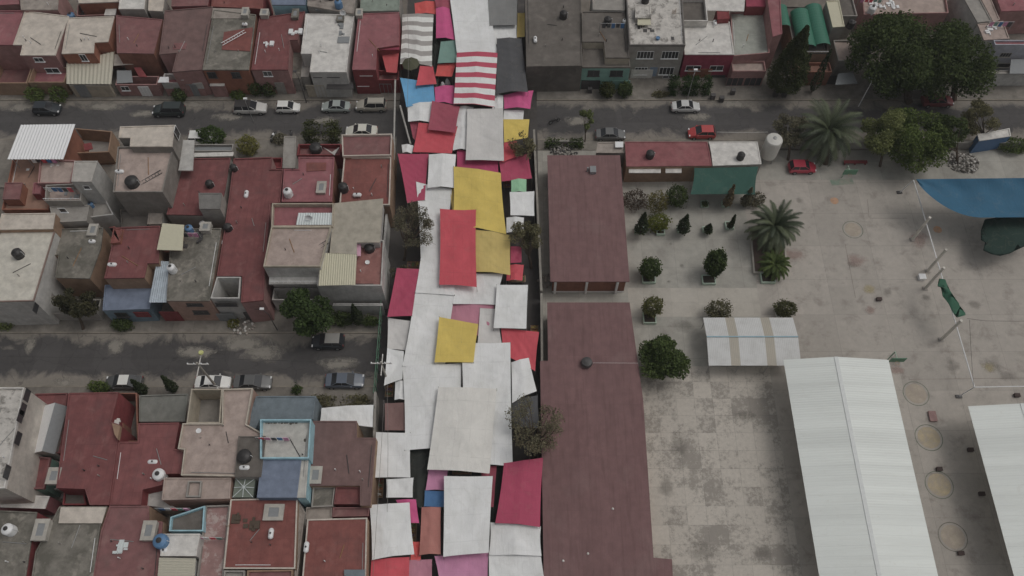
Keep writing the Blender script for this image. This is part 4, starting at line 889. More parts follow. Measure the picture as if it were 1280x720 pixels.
def tarp(label, col, q, z=3.2, name='market_tarp', sag=.16, poles=True, seed=None):
    tk[0] += 1; r = random.Random(tk[0]*13); z += tk[0]*.004
    zz = [z+r.uniform(-.12,.12) for _ in range(4)]
    pts = [P(x, y, k) for (x, y), k in zip(q, zz)]
    cx, cy = sum(p[0] for p in pts)/4, sum(p[1] for p in pts)/4
    t = thing(name, label, 'tarp', (cx, cy, 0), 0, 'tarps over the street market')
    W = max(1., np.linalg.norm(np.subtract(pts[1], pts[0]))); Lh = max(1., np.linalg.norm(np.subtract(pts[3], pts[0])))
    n, m = max(10, int(W/.19)), max(10, int(Lh/.19)); ph = [r.uniform(0,6.3) for _ in range(8)]; tw = r.uniform(-1,1); ridge = r.random() < .45
    cr_ = [(r.uniform(.1,.9)*W, r.uniform(.1,.9)*Lh, r.uniform(0,3.14), r.uniform(.03,.09), r.uniform(.12,.25), r.choice((-1,1))) for _ in range(6)]
    cin = r.uniform(.02,.11)
    def off(a, b):
        s = sag*math.sin(math.pi*a)*math.sin(math.pi*b)
        e = 4*a*(1-a)*4*b*(1-b)
        w = .05*math.sin(3.1*a*W/2+tw*6*b+ph[0])*math.sin(2.3*b*Lh/3+ph[1])+.035*math.sin(1.7*(a*W+b*Lh*tw)+ph[2])+.018*math.sin(5*(a*W*tw-b*Lh)+ph[3])
        w += .04*math.sin((a+b)*7+ph[4])*e
        # folds radiating from two corners
        for (ca, cb, p_) in ((0,0,ph[5]), (1,1,ph[6]), (1,0,ph[7])):
            d = math.hypot((a-ca)*W, (b-cb)*Lh); an = math.atan2((b-cb)*Lh, (a-ca)*W); w += .05*math.sin(an*9+p_)*math.exp(-d/1.6)
        for (lx, ly, an, am, wd, sg) in cr_:
            dd = abs((a*W-lx)*math.sin(an)-(b*Lh-ly)*math.cos(an)); al = (a*W-lx)*math.cos(an)+(b*Lh-ly)*math.sin(an)
            if dd < wd*4: w += sg*am*math.exp(-dd/wd)*math.exp(-(al/(.35*max(W,Lh)))**2)
        up = (.3*(1-abs(2*a-1))) if ridge else 0
        ex = -math.copysign(1, a-.5)*(abs(2*a-1)**6)*cin*W*.35*math.sin(math.pi*b)
        ey = math.copysign(1, b-.5)*(abs(2*b-1)**6)*cin*Lh*.2*math.sin(math.pi*a)
        return (ex*.5, ey*.5, up-s+w*(.25+.75*min(1, 8*a*(1-a)*b*(1-b)*2)))
    part('cloth', MB().patch(pts, n, m, off), COLR[col], t, smooth=True)
    if poles:
        for p in pts: part('pole', MB().tube((p[0],p[1],0), (p[0],p[1],p[2]+.12), .03, n=6), POLE, t)
    return t
T = tarp
L0, L1, L2, L3, L4 = 2.9, 3.35, 3.8, 4.2, 4.6
T('tarp with grey and white zigzag stripes at the upper left edge of the market', 'zig', [(503,18),(542,18),(540,83),(500,80)], L2, sag=.05)
T('orange-red tarp at the top edge above the zigzag striped tarp', 'wash', [(518,4),(547,2),(546,18),(519,18)], L0)
T('dull red tarp at the top edge left of the large white tarp', 'dred', [(542,-10),(563,-10),(563,11),(545,9)], L1)
T('bright pink tarp between the zigzag tarp and the large white top tarp', 'pink', [(545,10),(562,10),(569,50),(545,48)], L1)
T('large white tarp at the top edge above the red and white stripes', 'white', [(561,-12),(609,-12),(622,66),(571,66)], L2)
T('dark grey tarp at the top edge right of the large white one', 'grey', [(609,-12),(647,-12),(646,31),(612,32)], L2)
T('white tarp below the dark grey top one', 'white', [(612,31),(646,30),(646,49),(615,57)], L1)
T('narrow yellow-green tarp against the dark concrete house', 'ochre', [(647,16),(656,16),(656,46),(646,47)], L0)
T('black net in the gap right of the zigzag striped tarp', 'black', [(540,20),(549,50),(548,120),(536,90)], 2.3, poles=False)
T('teal tarp under the large white top tarp, above a red one', 'teal', [(551,52),(571,50),(571,78),(547,79)], L1)
T('red tarp just below the teal tarp', 'wash', [(547,80),(571,78),(565,96),(544,95)], L0)
T('tarp with broad red and white stripes across the upper market', 'stripe', [(571,66),(622,66),(618,134),(567,130)], L3, sag=.05)
T('charcoal black tarp right of the red and white stripes', 'char', [(621,48),(652,48),(660,115),(620,118)], L3)
T('pink tarp sticking out to the right under the charcoal tarp', 'pink', [(629,119),(667,113),(663,136),(630,136)], L1)
T('orange-red tarp beside the round olive parasol', 'red', [(525,82),(541,82),(546,105),(520,107)], L2)
T('sky blue tarp at the left edge of the market', 'blue', [(500,97),(542,103),(544,127),(508,134)], L1)
T('pink tarp right of the sky blue tarp', 'pink', [(543,109),(568,107),(568,131),(544,128)], L1)
T('white tarp directly below the sky blue tarp', 'white', [(509,132),(541,127),(539,153),(510,152)], L1-.1)
T('dull crimson tarp below the pink one, right of a small white tarp', 'dred', [(540,126),(575,133),(569,166),(535,162)], L2)
T('dark red strip tarp at the left under the large plain red tarp', 'dred', [(512,152),(527,152),(524,182),(516,172)], L0)
T('plain red tarp below the dull crimson one', 'red', [(523,153),(572,158),(565,192),(516,190)], L1)
T('white tarp between the plain red tarp and the pale panelled tarp', 'white', [(569,133),(592,134),(586,188),(566,188)], L1-.15)
T('white strip tarp hanging below the red and white stripes on the right', 'white', [(616,120),(629,119),(629,142),(615,142)], L1)
T('large pale grey panelled tarp below the red and white stripes', 'lgrey', [(584,136),(629,135),(630,201),(582,200)], L2)
T('white tarp under the pink one, above the small yellow tarp', 'white', [(630,137),(655,138),(654,150),(629,150)], L0)
T('small yellow tarp with bare twigs over it, right side', 'yellow', [(629,149),(662,149),(660,172),(630,178)], L1)
T('narrow red tarp below the small yellow tarp', 'red', [(630,177),(646,176),(646,196),(628,203)], L1-.1)
T('crimson tarp at the right edge above the light green one', 'crimson', [(624,202),(660,192),(665,223),(627,227)], L0)
T('magenta tarp peeking out above the large yellow tarp', 'magenta', [(571,186),(623,199),(623,216),(571,209)], L0)
T('large yellow tarp in the upper middle of the market', 'yellow', [(567,208),(626,216),(633,293),(566,282)], L2+.15)
T('small mustard tarp at the left side of the large yellow one', 'ochre', [(562,235),(580,236),(582,264),(565,264)], L1)
T('crimson tarp at the left edge beside the twiggy tree', 'crimson', [(497,192),(536,192),(531,250),(509,254)], L1)
T('white square tarp lying over crimson and white ones in the upper market', 'white', [(536,193),(570,193),(568,235),(534,235)], L2+.1)
T('white tarp behind the twiggy tree on the left', 'white', [(520,227),(565,236),(558,326),(526,326)], L1)
T('tiny white tarp left of the plain red tarp', 'white', [(502,181),(517,182),(515,192),(503,191)], L0)
T('small light green tarp at the right edge', 'green', [(639,225),(658,224),(658,240),(639,241)], L0)
T('white tarp at the right edge below the light green one', 'white', [(637,240),(668,239),(668,270),(638,269)], L1)
T('white tarp at the right edge beside the olive tree', 'white', [(633,272),(655,272),(654,291),(633,291)], L0)
T('long bright red tarp in the middle of the market', 'red', [(550,261),(595,262),(596,359),(549,356)], L3, sag=.08)
T('ochre tarp right of the long bright red one', 'ochre', [(593,287),(638,294),(638,344),(592,340)], L2)
T('small crimson tarp at the right below the olive tree', 'crimson', [(638,308),(652,308),(652,328),(638,329)], L0)
T('small pinkish red tarp at the right below the ochre tarp', 'red', [(633,332),(655,331),(653,351),(633,351)], L0-.05)
T('white tarp left of the foot of the long red one', 'white', [(526,322),(569,326),(568,369),(519,366)], L1+.1)
T('tall white tarp left of the yellow tarp in the middle', 'white', [(519,365),(568,368),(556,461),(503,458)], L1)
T('white tarp below the long red and ochre ones', 'white', [(567,341),(629,342),(621,381),(566,380)], L1)
T('white square tarp at the right over a red one', 'white', [(621,356),(660,356),(658,411),(617,410)], L2)
T('rose tarp in the middle between two white ones', 'mauve', [(564,379),(618,381),(612,428),(561,402)], L0)
T('pale grey tarp beside the rose tarp', 'lgrey', [(600,385),(621,386),(627,429),(597,429)], L1-.1)
T('yellow tarp in the middle of the market beside the rose one', 'yellow', [(549,396),(598,405),(592,453),(543,453)], L2+.35)
T('red tarp at the right edge below a white square', 'red', [(626,409),(674,415),(669,464),(628,442)], L1-.1)
T('large white square tarp right of the middle yellow one', 'white', [(577,428),(638,428),(641,583),(580,580)], L2)
T('white tarp spread under the largest off-white tarp on its left', 'white', [(503,457),(577,454),(578,562),(506,563)], L1)
T('largest off-white tarp in the lower middle of the market', 'offwhite', [(548,484),(621,486),(612,592),(534,587)], L3, sag=.08)
T('light grey tarp at the left edge by the green fence', 'lgrey', [(485,397),(513,401),(507,438),(484,436)], L0)
T('white tarp at the left edge by the utility pole cross arm', 'white', [(484,435),(505,439),(503,474),(480,482)], L1)
T('small white tarp at the left edge above a brown one', 'white', [(494,477),(507,476),(507,500),(493,500)], L0)
T('crimson tarp at the left edge below the twiggy tree', 'crimson', [(496,335),(524,336),(515,395),(484,396)], L1)
T('white tarp at the right edge beside the bare brown tree', 'white', [(639,453),(661,447),(671,489),(640,504)], L1)
T('dark grey tarp shaded by the bare brown tree', 'char', [(640,502),(672,494),(674,536),(641,534)], L0)
T('brown tarp at the left edge next to the white cloth roof', 'brown', [(481,504),(508,503),(507,538),(481,538)], L0)
T('white tarp at the left edge next to the brown house roof', 'white', [(470,540),(513,541),(513,597),(466,597)], L1)
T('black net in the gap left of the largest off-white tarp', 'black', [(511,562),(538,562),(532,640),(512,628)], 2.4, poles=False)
T('small white tarp between two larger white ones at the left edge', 'white', [(483,599),(517,597),(516,622),(483,622)], L1)
T('white tarp at the lower left edge over a crimson corner', 'white', [(462,631),(512,628),(518,693),(465,700)], L2)
T('magenta tarp corner behind the lower left white tarp', 'pink', [(495,625),(520,624),(524,654),(508,655)], L1)
T('lilac tarp just under the largest off-white tarp', 'lilac', [(536,585),(560,587),(557,613),(532,613)], L0)
T('small deep blue tarp below the lilac one', 'dblue', [(531,613),(556,614),(555,634),(530,633)], L0)
T('salmon tarp below the small deep blue one', 'salmon', [(527,634),(551,634),(551,693),(524,694)], L1-.1)
T('tall white tarp at the bottom below the largest off-white one', 'white', [(555,595),(616,595),(611,691),(554,696)], L3, sag=.08)
T('large crimson tarp at the lower right beside the maroon school roof', 'crimson', [(630,579),(679,572),(675,659),(619,654)], L2)
T('narrow dull red tarp left of the large crimson one', 'dred', [(600,582),(621,582),(617,634),(608,634)], L0)
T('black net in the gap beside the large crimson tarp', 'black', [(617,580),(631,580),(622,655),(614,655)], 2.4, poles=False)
T('white tarp directly below the large crimson one', 'white', [(613,653),(676,658),(677,695),(611,694)], L1)
T('white tarp cut by the bottom edge at the lower right', 'white', [(611,693),(676,694),(683,740),(611,740)], L1-.15)
T('pale lilac tarp at the bottom edge in the middle', 'lilac', [(543,695),(611,691),(610,735),(550,735)], L0)
T('mauve tarp at the bottom edge left of the pale lilac one', 'mauve', [(510,700),(540,699),(540,735),(510,735)], L0-.1)
T('red tarp cut by the bottom edge at the lower left', 'red', [(464,700),(512,696),(511,735),(462,735)], L1)
T('small red tarp strip below the salmon tarp', 'wash', [(514,677),(527,677),(526,701),(513,701)], L0)
T('white cloth roof stretched over a yard beside the utility pole, left of the market', 'white', [(402,510),(467,506),(466,534),(400,528)], 3.3, name='cloth_roof')
# parasol
x, y, _ = P(515, 90, 2.8)
t = thing('parasol', 'round olive green parasol at the foot of the zigzag striped tarp', 'parasol', (x, y, 0))
mb = MB(); n = 8; v = [(x, y, 5.0)]+[(x+1.25*math.cos(2*math.pi*i/n), y+1.25*math.sin(2*math.pi*i/n), 4.45) for i in range(n)]
mb.add(v, [(0, 1+i, 1+(i+1) % n) for i in range(n)]); part('canopy', mb, COLR['olive'], t); part('pole', MB().tube((x,y,0),(x,y,5.05),.04), POLE, t)
# stalls beneath
goods = [plain('goods_'+n, c, .7, 0, .4) for n, c in (('red',(130,50,48)),('orange',(150,96,50)),('green',(70,96,60)),('white',(160,156,150)),('purple',(82,56,84)),('yellow',(150,132,70)))]
def stall(x, y, rz, label):
    t = thing('market_stall', label, 'market stall', (x, y, 0), rz, 'stalls under the market tarps')
    part('table', MB().box(-1.1,1.1,-.5,.5,.72,.78), plain('stall_board', (110,96,80)), t, local=True)
    for a in (-1, 1):
        for b in (-1, 1): part('leg', MB().tube((a*1.0,b*.42,0),(a*1.0,b*.42,.72),.03,n=6), POLE, t, local=True)
    for i in range(4):
        x0 = -1.02+i*.52; g = random.choice(goods); cr = part('crate', MB().ring([(x0,-.42),(x0+.46,-.42),(x0+.46,.42),(x0,.42)], [(x0+.03,-.39),(x0+.43,-.39),(x0+.43,.39),(x0+.03,.39)], .782, .96), CYPW, t, local=True)
        m = MB()
        for k in range(10): m.lathe((x0+.1+random.random()*.27, -.32+.64*random.random(), .79+.01*k), [(.03,0),(.07,.05),(.07,.09),(.02,.13)], 6)
        part('goods', m, g, cr, local=True)
for i, (px, py, rz, w) in enumerate([(545,100,1.57,'in the dark gap below the red tarp under the teal one'),(524,600,1.57,'in the black gap left of the lilac tarp'),(646,352,0,'in the gap below the small pinkish red tarp'),
     (655,262,1.57,'between the two white tarps at the right edge'),(488,488,1.57,'in the gap above the brown tarp'),(475,612,1.57,'in the gap beside the small white tarp at the left edge'),
     (624,600,1.57,'in the gap beside the large crimson tarp'),(634,230,1.57,'in the gap left of the light green tarp'),(520,335,0,'in the gap above the crimson tarp by the tree'),(668,420,1.57,'beside the red tarp at the right edge'),
     (578,590,0,'in the gap under the largest off-white tarp'),(516,668,1.57,'in the gap above the small red strip tarp')]):
    p = P(px, py, 0); stall(p[0], p[1], rz, 'trestle stall with crates '+w)
p = P(556, 104, 1.5)
t = thing('goods_bundle', 'white wrapped bundle in the gap between red and pink tarps', 'bundle', (p[0], p[1], 0))
part('sack', MB().lathe((p[0]-.3,p[1]-.2,0), [(.3,0),(.45,.4),(.4,1.2),(.15,1.9)], 9), WPL, t, smooth=True); part('sack', MB().lathe((p[0]+.35,p[1]+.3,0), [(.3,0),(.42,.4),(.38,1.3),(.12,2.1)], 9), WPL, t, smooth=True)
# ropes over the tarps, one thing each
ROPE = plain('rope', (96,92,90), .9)
def wire(name, label, pts, r=.02, mat=None, cat='cable', group='overhead wires'):
    mb = MB(); q = [P(x, y, z) for x, y, z in pts]
    for a, b in zip(q[:-1], q[1:]):
        n = 8; L = math.dist(a, b); prev = a
        for i in range(1, n+1):
            t_ = i/n; c = tuple(a[k]+(b[k]-a[k])*t_ for k in range(3)); c = (c[0], c[1], c[2]-.012*L*4*t_*(1-t_)); mb.tube(prev, c, r, n=5); prev = c
    o = part(name, mb, mat or ROPE); return tag(o, label, cat, group)
wire('overhead_wire', 'pair-side dark cable running down the left edge of the lower market tarps', [(480,500,5),(474,600,5),(465,735,5)])
wire('overhead_wire', 'thin cable running over the zigzag and sky blue tarps', [(508,-10,5.4),(511,60,5.4),(509,135,5.2)])
wire('overhead_wire', 'thin cable crossing from lower utility pole to the black gap', [(484,480,5.5),(485,560,5),(484,640,5)])
# low walls and pipes at the two edges of the market
def wallseg(name, label, pts, h, mat, th=.2, cat='wall', cap=None):
    q = [P(x, y, 0) for x, y in pts]; t = thing(name, label, cat, q[len(q)//2]); mb = MB(); mc = MB()
    for a, b in zip(q[:-1], q[1:]):
        d = np.array([b[0]-a[0], b[1]-a[1]]); L = np.linalg.norm(d); n = np.array([-d[1], d[0]])/L
        f = lambda k: ccw([tuple(np.array(a[:2])-n*k), tuple(np.array(b[:2])-n*k), tuple(np.array(b[:2])+n*k), tuple(np.array(a[:2])+n*k)])
        mb.prism(f(th/2), -.05, h); mc.prism(f(th/2+.04), h+.001, h+.08)
    part('wall', mb, mat, t); part('coping', mc, cap or mat, t); return t
wallseg('boundary_wall', 'long grey boundary wall between the market and the upper school roof', [(667,176),(676,375)], 2.4, GREY, cap=surf('worn_white_coping', (112,108,102), .6))
wallseg('boundary_wall', 'grey boundary wall between the market and the lower school roof', [(676,378),(677,480)], 2.4, GREY, cap=surf('worn_white_coping', (112,108,102)))
wallseg('boundary_wall', 'worn white wall between the middle houses and the market', [(494,190),(486,300),(481,368)], 3.2, WW)
wallseg('boundary_wall', 'worn concrete wall with rubble between brown roofed house and market', [(473,500),(470,640)], 2.6, GREY)
wallseg('boundary_wall', 'low school wall along the upper street left of the round shrubs', [(960,186),(1300,186)], 1.4, GREY)
wallseg('hedge_wall', 'low wall with green hedge strip by the street corner right of the market', [(690,181),(728,182)], .9, GREY)
# green fence
q0, q1 = P(481,372,0), P(477,500,0)
t = thing('metal_fence', 'green metal pole fence closing the lower street at the market', 'fence', (q0[0], (q0[1]+q1[1])/2, 0)); nn = 12
for i in range(nn+1):
    y = q0[1]+(q1[1]-q0[1])*i/nn; part('post', MB().tube((q0[0],y,0),(q0[0],y,2.6),.05,n=6), GRNP, t)
part('rail', MB().tube((q0[0],q0[1],2.5),(q0[0],q1[1],2.5),.04,n=6), GRNP, t); part('rail', MB().tube((q0[0],q0[1],1.3),(q0[0],q1[1],1.3),.04,n=6), GRNP, t)
# white scaffolding pipes by the upper street
for i, (a, b, lab) in enumerate([((494,100),(492,200),'long white pipe along the left market edge at the upper street'),((500,132),(513,180),'slanting white pipe left of the dark red strip tarp')]):
    p, q = P(*a, 3), P(*b, 3); o = part('white_pipe', MB().tube(p, q, .13, n=8), surf('pipe_white', (128,126,122), .5)); tag(o, lab, 'pipe')
# ======================================================= CARS
def loft(st):                                                  # stations (x, zb, zt, wb, wt)
    mb = MB(); v = []
    for x, zb, zt, wb, wt in st:
        zm = zb+(zt-zb)*.55
        v += [(x,-wb*.93,zb),(x,-wb,zm),(x,-wt,zt),(x,-wt*.5,zt+.02),(x,wt*.5,zt+.02),(x,wt,zt),(x,wb,zm),(x,wb*.93,zb)]
    n = 8; f = []
    for k in range(len(st)-1):
        for i in range(n): f.append((k*n+i, k*n+(i+1)%n, (k+1)*n+(i+1)%n, (k+1)*n+i))
    f += [tuple(range(n)), tuple(range((len(st)-1)*n, len(st)*n))[::-1]]
    return mb.add(v, f)
def carpaint(key, rgb):
    if key in MC: return MC[key]
    m, N, L, B = nmat(key); base = alb(rgb)
    L.new(mixc(N, L, noise(N, L, pos(N), 2, 4), tuple(x*.9 for x in base), tuple(min(.88, x*1.08) for x in base)), B.inputs['Base Color'])
    B.inputs['Roughness'].default_value = .35; B.inputs['Coat Weight'].default_value = .4; MC[key] = m; return m
SP = {'sedan': dict(L=4.4, deck=.92, hood=.9, cab=((-1.45,.0),(-.75,.5),(.35,.5),(1.15,.0)), top=1.42),
      'hatch': dict(L=3.75, deck=1.0, hood=.92, cab=((-1.8,.02),(-1.45,.5),(.15,.5),(.95,.0)), top=1.5),
      'suv': dict(L=4.5, deck=1.08, hood=1.05, cab=((-2.15,.02),(-1.95,.6),(.35,.6),(1.15,.0)), top=1.75),
      'wagon': dict(L=4.6, deck=1.0, hood=.98, cab=((-2.2,.02),(-1.95,.52),(.2,.52),(1.1,.0)), top=1.58)}
def car(label, px, py, kind, col, face=1, rz=0, roofmat=None, rails=False, cat='car', scale=1, group='parked cars'):
    s = SP[kind]; L = s['L']/2; x, y, _ = P(px, py, .6)
    t = thing('parked_car', label, cat, (x, y, .02), (0 if face > 0 else math.pi)+rz, group); t.scale = (scale,)*3
    b = loft([(-L,.35,s['deck']*.72,.7,.66),(-L+.12,.25,s['deck']*.95,.83,.74),(-L+.6,.22,s['deck'],.86,.78),(-.2,.22,.96,.87,.80),(s['cab'][3][0],.22,s['hood']+.04,.87,.79),(L-.55,.24,s['hood']*.88,.84,.74),(L-.12,.27,s['hood']*.72,.76,.66),(L,.36,.55,.62,.56)])
    bo = part('body', b, col, t, local=True, smooth=False); md = bo.modifiers.new('b', 'BEVEL'); md.width = .05; md.segments = 2; md.limit_method = 'ANGLE'
    (x0,_),(x1,h1),(x2,h2),(x3,_) = s['cab']; tp = s['top']; zb = .93
    g = MB(); v = [(x0,-.76,zb),(x0,.76,zb),(x1,-.62,tp-.03),(x1,.62,tp-.03),(x2,-.62,tp-.03),(x2,.62,tp-.03),(x3,-.74,zb),(x3,.74,zb)]
    g.add(v, [(0,2,3,1),(2,4,5,3),(4,6,7,5),(0,6,4,2),(1,3,5,7),(0,1,7,6)]); part('windows', g, CGLS, t, local=True)
    r = MB().box(x1-.03,x2+.03,-.63,.63,tp-.028,tp+.012); ro = part('roof', r, roofmat or col, t, local=True); md = ro.modifiers.new('b', 'BEVEL'); md.width = .03; md.segments = 2
    pl = MB()
    for sy in (-1, 1):
        for (xa, za, xb, zb_) in ((x0,zb,x1,tp-.01),(x3,zb,x2,tp-.01),((x1+x2)/2,zb,(x1+x2)/2,tp-.02)):
            ya, yb = (.765 if zb_ else .76)*sy, .635*sy; pl.tube((xa,ya,za),(xb,yb,zb_),.035,n=5)
    part('pillars', pl, col, t, local=True)
    for sx in (-L+.75, L-.8):
        for sy in (-1, 1):
            w = part('wheel', MB().add([(p[0]*1+0, 0, 0) for p in []], []).tube((sx,sy*.70,.31),(sx,sy*.88,.31),.31,n=14), RUB, t, local=True)
            part('rim', MB().tube((sx,sy*.875,.31),(sx,sy*.895,.31),.18,n=10), STEEL, w, local=True)
    for sy in (-1, 1):
        part('headlight', MB().box(L-.22,L-.06,sy*.58-.14,sy*.58+.14,s['hood']*.6,s['hood']*.77), WPL, t, local=True)
        part('tail_light', MB().box(-L+.0,-L+.1,sy*.6-.13,sy*.6+.13,s['deck']*.68,s['deck']*.86), WRED, t, local=True)
        part('mirror', MB().box(x3-.35,x3-.2,min(sy*.84,sy*1.0),max(sy*.84,sy*1.0),.92,1.06), col, t, local=True)
        if rails: part('roof_rail', MB().tube((x1+.1,sy*.55,tp+.06),(x2-.1,sy*.55,tp+.06),.03,n=6), DST, t, local=True)
    return t
def cp(n, c): return carpaint('paint_'+n, c)
car('small black hatchback at the far left of the upper street under round shrubs', 59, 136, 'hatch', cp('black', (34,38,42)))
car('dark green-black off-road car left of the white wagon, upper street', 211, 138, 'suv', cp('darkgreen', (36,42,42)), -1)
car('white wagon with a dark roof, upper street', 313, 135, 'wagon', cp('silver', (150,148,146)), 1, roofmat=cp('blackroof', (44,42,42)))
car('small white hatchback beside the leaning lamp post, upper street', 360, 134, 'hatch', cp('white', (172,170,166)), 1, scale=.9)
car('silver-green sedan, upper street near the market', 420, 133, 'sedan', cp('silvergreen', (122,128,126)), -1, scale=.92)
car('beige silver off-road car with roof rails, nearest the market on the upper street', 464, 132, 'suv', cp('beigesilver', (128,124,116)), -1, rails=True, scale=.97)
car('white car half hidden under the round green shrub on the upper street', 254, 174, 'hatch', cp('white', (172,170,166)), 1, scale=1.1)
car('white car glimpsed behind the purple-red roof, upper street', 452, 164, 'sedan', cp('white2', (160,158,150)), -1)
car('white silver sedan parked before the two box shrubs, right part of the upper street', 857, 133, 'sedan', cp('silver2', (146,146,146)), 1, scale=.92)
car('dark grey sedan behind the small grey annex, right part of the upper street', 763, 168, 'sedan', cp('darkgrey', (76,76,76)), 1, scale=.95)
car('red hatchback parked beyond the red annex, upper street', 877, 166, 'hatch', cp('red', (138,44,44)), -1)
car('crimson car under the large palm, at the edge of the yard', 1003, 209, 'hatch', cp('crimson', (140,36,52)), 1, scale=.98)
car('dark red car in the shade beneath the giant tree', 1172, 126, 'sedan', cp('maroon', (96,44,46)), 1)
car('dark sedan with white roof between shrubs, lower street', 155, 478, 'sedan', cp('darkbody', (60,60,60)), -1, roofmat=cp('whiteroof', (170,168,164)))
car('white sedan on the lower street beside the lamp with yellow head', 266, 478, 'sedan', cp('white', (172,170,166)), 1, scale=.95)
car('dark grey sedan just right of the white one on the lower street', 316, 478, 'sedan', cp('darkgrey2', (70,70,70)), 1, scale=1.02)
car('blue-grey sedan nearest the market on the lower street', 431, 476, 'sedan', cp('bluegrey', (68,74,84)), 1, scale=1.05)
car('black hatchback with grey roof beside the big tree on the lower street', 410, 427, 'hatch', cp('black', (34,38,42)), -1, scale=1.05, roofmat=cp('greyroof', (106,104,102)))
# ======================================================= VEGETATION
def leaves_mesh(cent, size, nrm_up=.35):
    n = len(cent); rs = np.random.RandomState(len(cent)+int(abs(cent[0][0]*10)))
    a = rs.normal(size=(n,3)); a /= np.linalg.norm(a, axis=1)[:,None]
    u = rs.normal(size=(n,3)); u[:,2] += nrm_up*2; u /= np.linalg.norm(u, axis=1)[:,None]
    b = np.cross(u, a); b /= np.linalg.norm(b, axis=1)[:,None]; a = np.cross(b, u)
    s = (size*rs.uniform(.55,1.3,size=n))[:,None]
    v = np.stack([cent-a*s*.5-b*s*.15, cent-b*s*.42, cent+a*s*.55, cent+b*s*.42], 1).reshape(-1,3)
    return v, n
def leafpart(name, cent, size, mat, parent):
    w = WL[parent.name]; v, n = leaves_mesh(np.array(cent)-np.array(w), size)
    me = bpy.data.meshes.new(name); me.vertices.add(4*n); me.vertices.foreach_set('co', v.ravel())
    me.loops.add(4*n); me.loops.foreach_set('vertex_index', np.arange(4*n)); me.polygons.add(n)
    me.polygons.foreach_set('loop_start', np.arange(n)*4); me.update(calc_edges=True); me.validate()
    me.materials.append(mat); o = bpy.data.objects.new(name, me); C.objects.link(o); o.parent = parent; WL[o.name] = w; return o
DKG = leafmat('dark_leaves', (.017,.034,.013), (.052,.078,.032)); MDG = leafmat('mid_leaves', (.03,.056,.018), (.078,.115,.04))
LTG = leafmat('pale_leaves', (.042,.062,.026), (.095,.125,.058)); YLG = leafmat('yellowish_leaves', (.06,.07,.02), (.13,.14,.05))
OLV = leafmat('olive_leaves', (.045,.05,.032), (.12,.125,.08)); BRN_L = leafmat('brownish_leaves', (.05,.045,.032), (.13,.115,.08)); CYP = leafmat('cypress_leaves', (.012,.02,.012), (.03,.045,.025))
GRYL = leafmat('greyish_leaves', (.045,.05,.036), (.115,.12,.095)); PLM = leafmat('palm_leaves', (.022,.034,.016), (.07,.09,.045), .3)
def tree(label, base, top, r, n, size, mat, name='tree', cat='tree', nc=26, fill=.5, ht=None, rz=None, trunk=.16, sparse=False, group=None, spread=.3):
    """base/top: photo pixel of the foot and of the crown centre at height ht"""
    bx, by, _ = P(*base, 0); cx, cy, _ = P(*top, ht); rz = rz or r*.75
    t = thing(name, label, cat, (bx, by, 0), 0, group); rs = np.random.RandomState(int(base[0]*7+base[1]))
    d = rs.normal(size=(nc,3)); d /= np.linalg.norm(d, axis=1)[:,None]; rad = rs.uniform(fill,1,size=nc)**.6
    cc = d*rad[:,None]*np.array([r,r,rz])*.78+np.array([cx,cy,ht]); cr = rs.uniform(.6,1.35,size=nc)*r*spread
    w = cr**2; k = rs.choice(nc, size=n, p=w/w.sum()); q = rs.normal(size=(n,3)); q /= np.linalg.norm(q, axis=1)[:,None]
    q *= (rs.uniform(.1,1,size=n)**.45)[:,None]
    pts = cc[k]+q*cr[k][:,None]*np.array([1,1,.8]); pts[:,2] = np.maximum(pts[:,2], .12)
    leafpart('crown', pts, size, mat, t)
    mb = MB(); fork = np.array([bx+(cx-bx)*.35, by+(cy-by)*.35, ht*.45]); mid = fork*.5+np.array([bx,by,0])*.5+np.array([.05,.05,0])
    mb.tube((bx,by,-.05), mid, trunk*1.25, trunk*1.05, 8).tube(mid, fork, trunk*1.05, trunk*.9, 8)
    part('trunk', mb, WOOD, t)
    for i in range(min(nc, 34 if sparse else 9)):
        c = cc[i]; m_ = fork*.45+c*.55+rs.normal(size=3)*r*.06; lm = MB().tube(fork, m_, trunk*.5, trunk*.28, 6).tube(m_, c, trunk*.28, trunk*.08, 5)
        if sparse:
            for _ in range(4): e = c+rs.normal(size=3)*cr[i]*.7; lm.tube(m_*.3+c*.7, e, trunk*.14, trunk*.05, 4)
        part('limb', lm, WOOD, t)
    return t
def shrub(label, px, py, rx, ry=None, h=1.4, mat=None, n=900, size=.22, name='shrub', group='street shrubs', box=False, planterz=0):
    x, y, _ = P(px, py, h*.45); ry = ry or rx; t = thing(name, label, 'shrub', (x, y, planterz), 0, group); rs = np.random.RandomState(int(px*3+py))
    q = rs.normal(size=(n,3)); q /= np.linalg.norm(q, axis=1)[:,None]
    if box: q = np.sign(q)*np.abs(q)**.45; q /= np.abs(q).max(axis=1)[:,None]
    q *= (rs.uniform(.3,1,size=n)**.35)[:,None]*(1+(.05 if box else .2)*np.sin(q[:,:1]*5+q[:,1:2]*4+px)*np.cos(q[:,2:]*4+py))
    pts = q*np.array([rx,ry,h*.5])+np.array([x,y,h*.52+planterz]); pts += rs.normal(size=(n,3))*.11; pts[:,2] = np.maximum(pts[:,2], planterz+.1)
    leafpart('foliage', pts, size, mat or DKG, t); part('stem', MB().tube((x,y,planterz),(x,y,planterz+h*.6),.06,.03,6), WOOD, t); return t
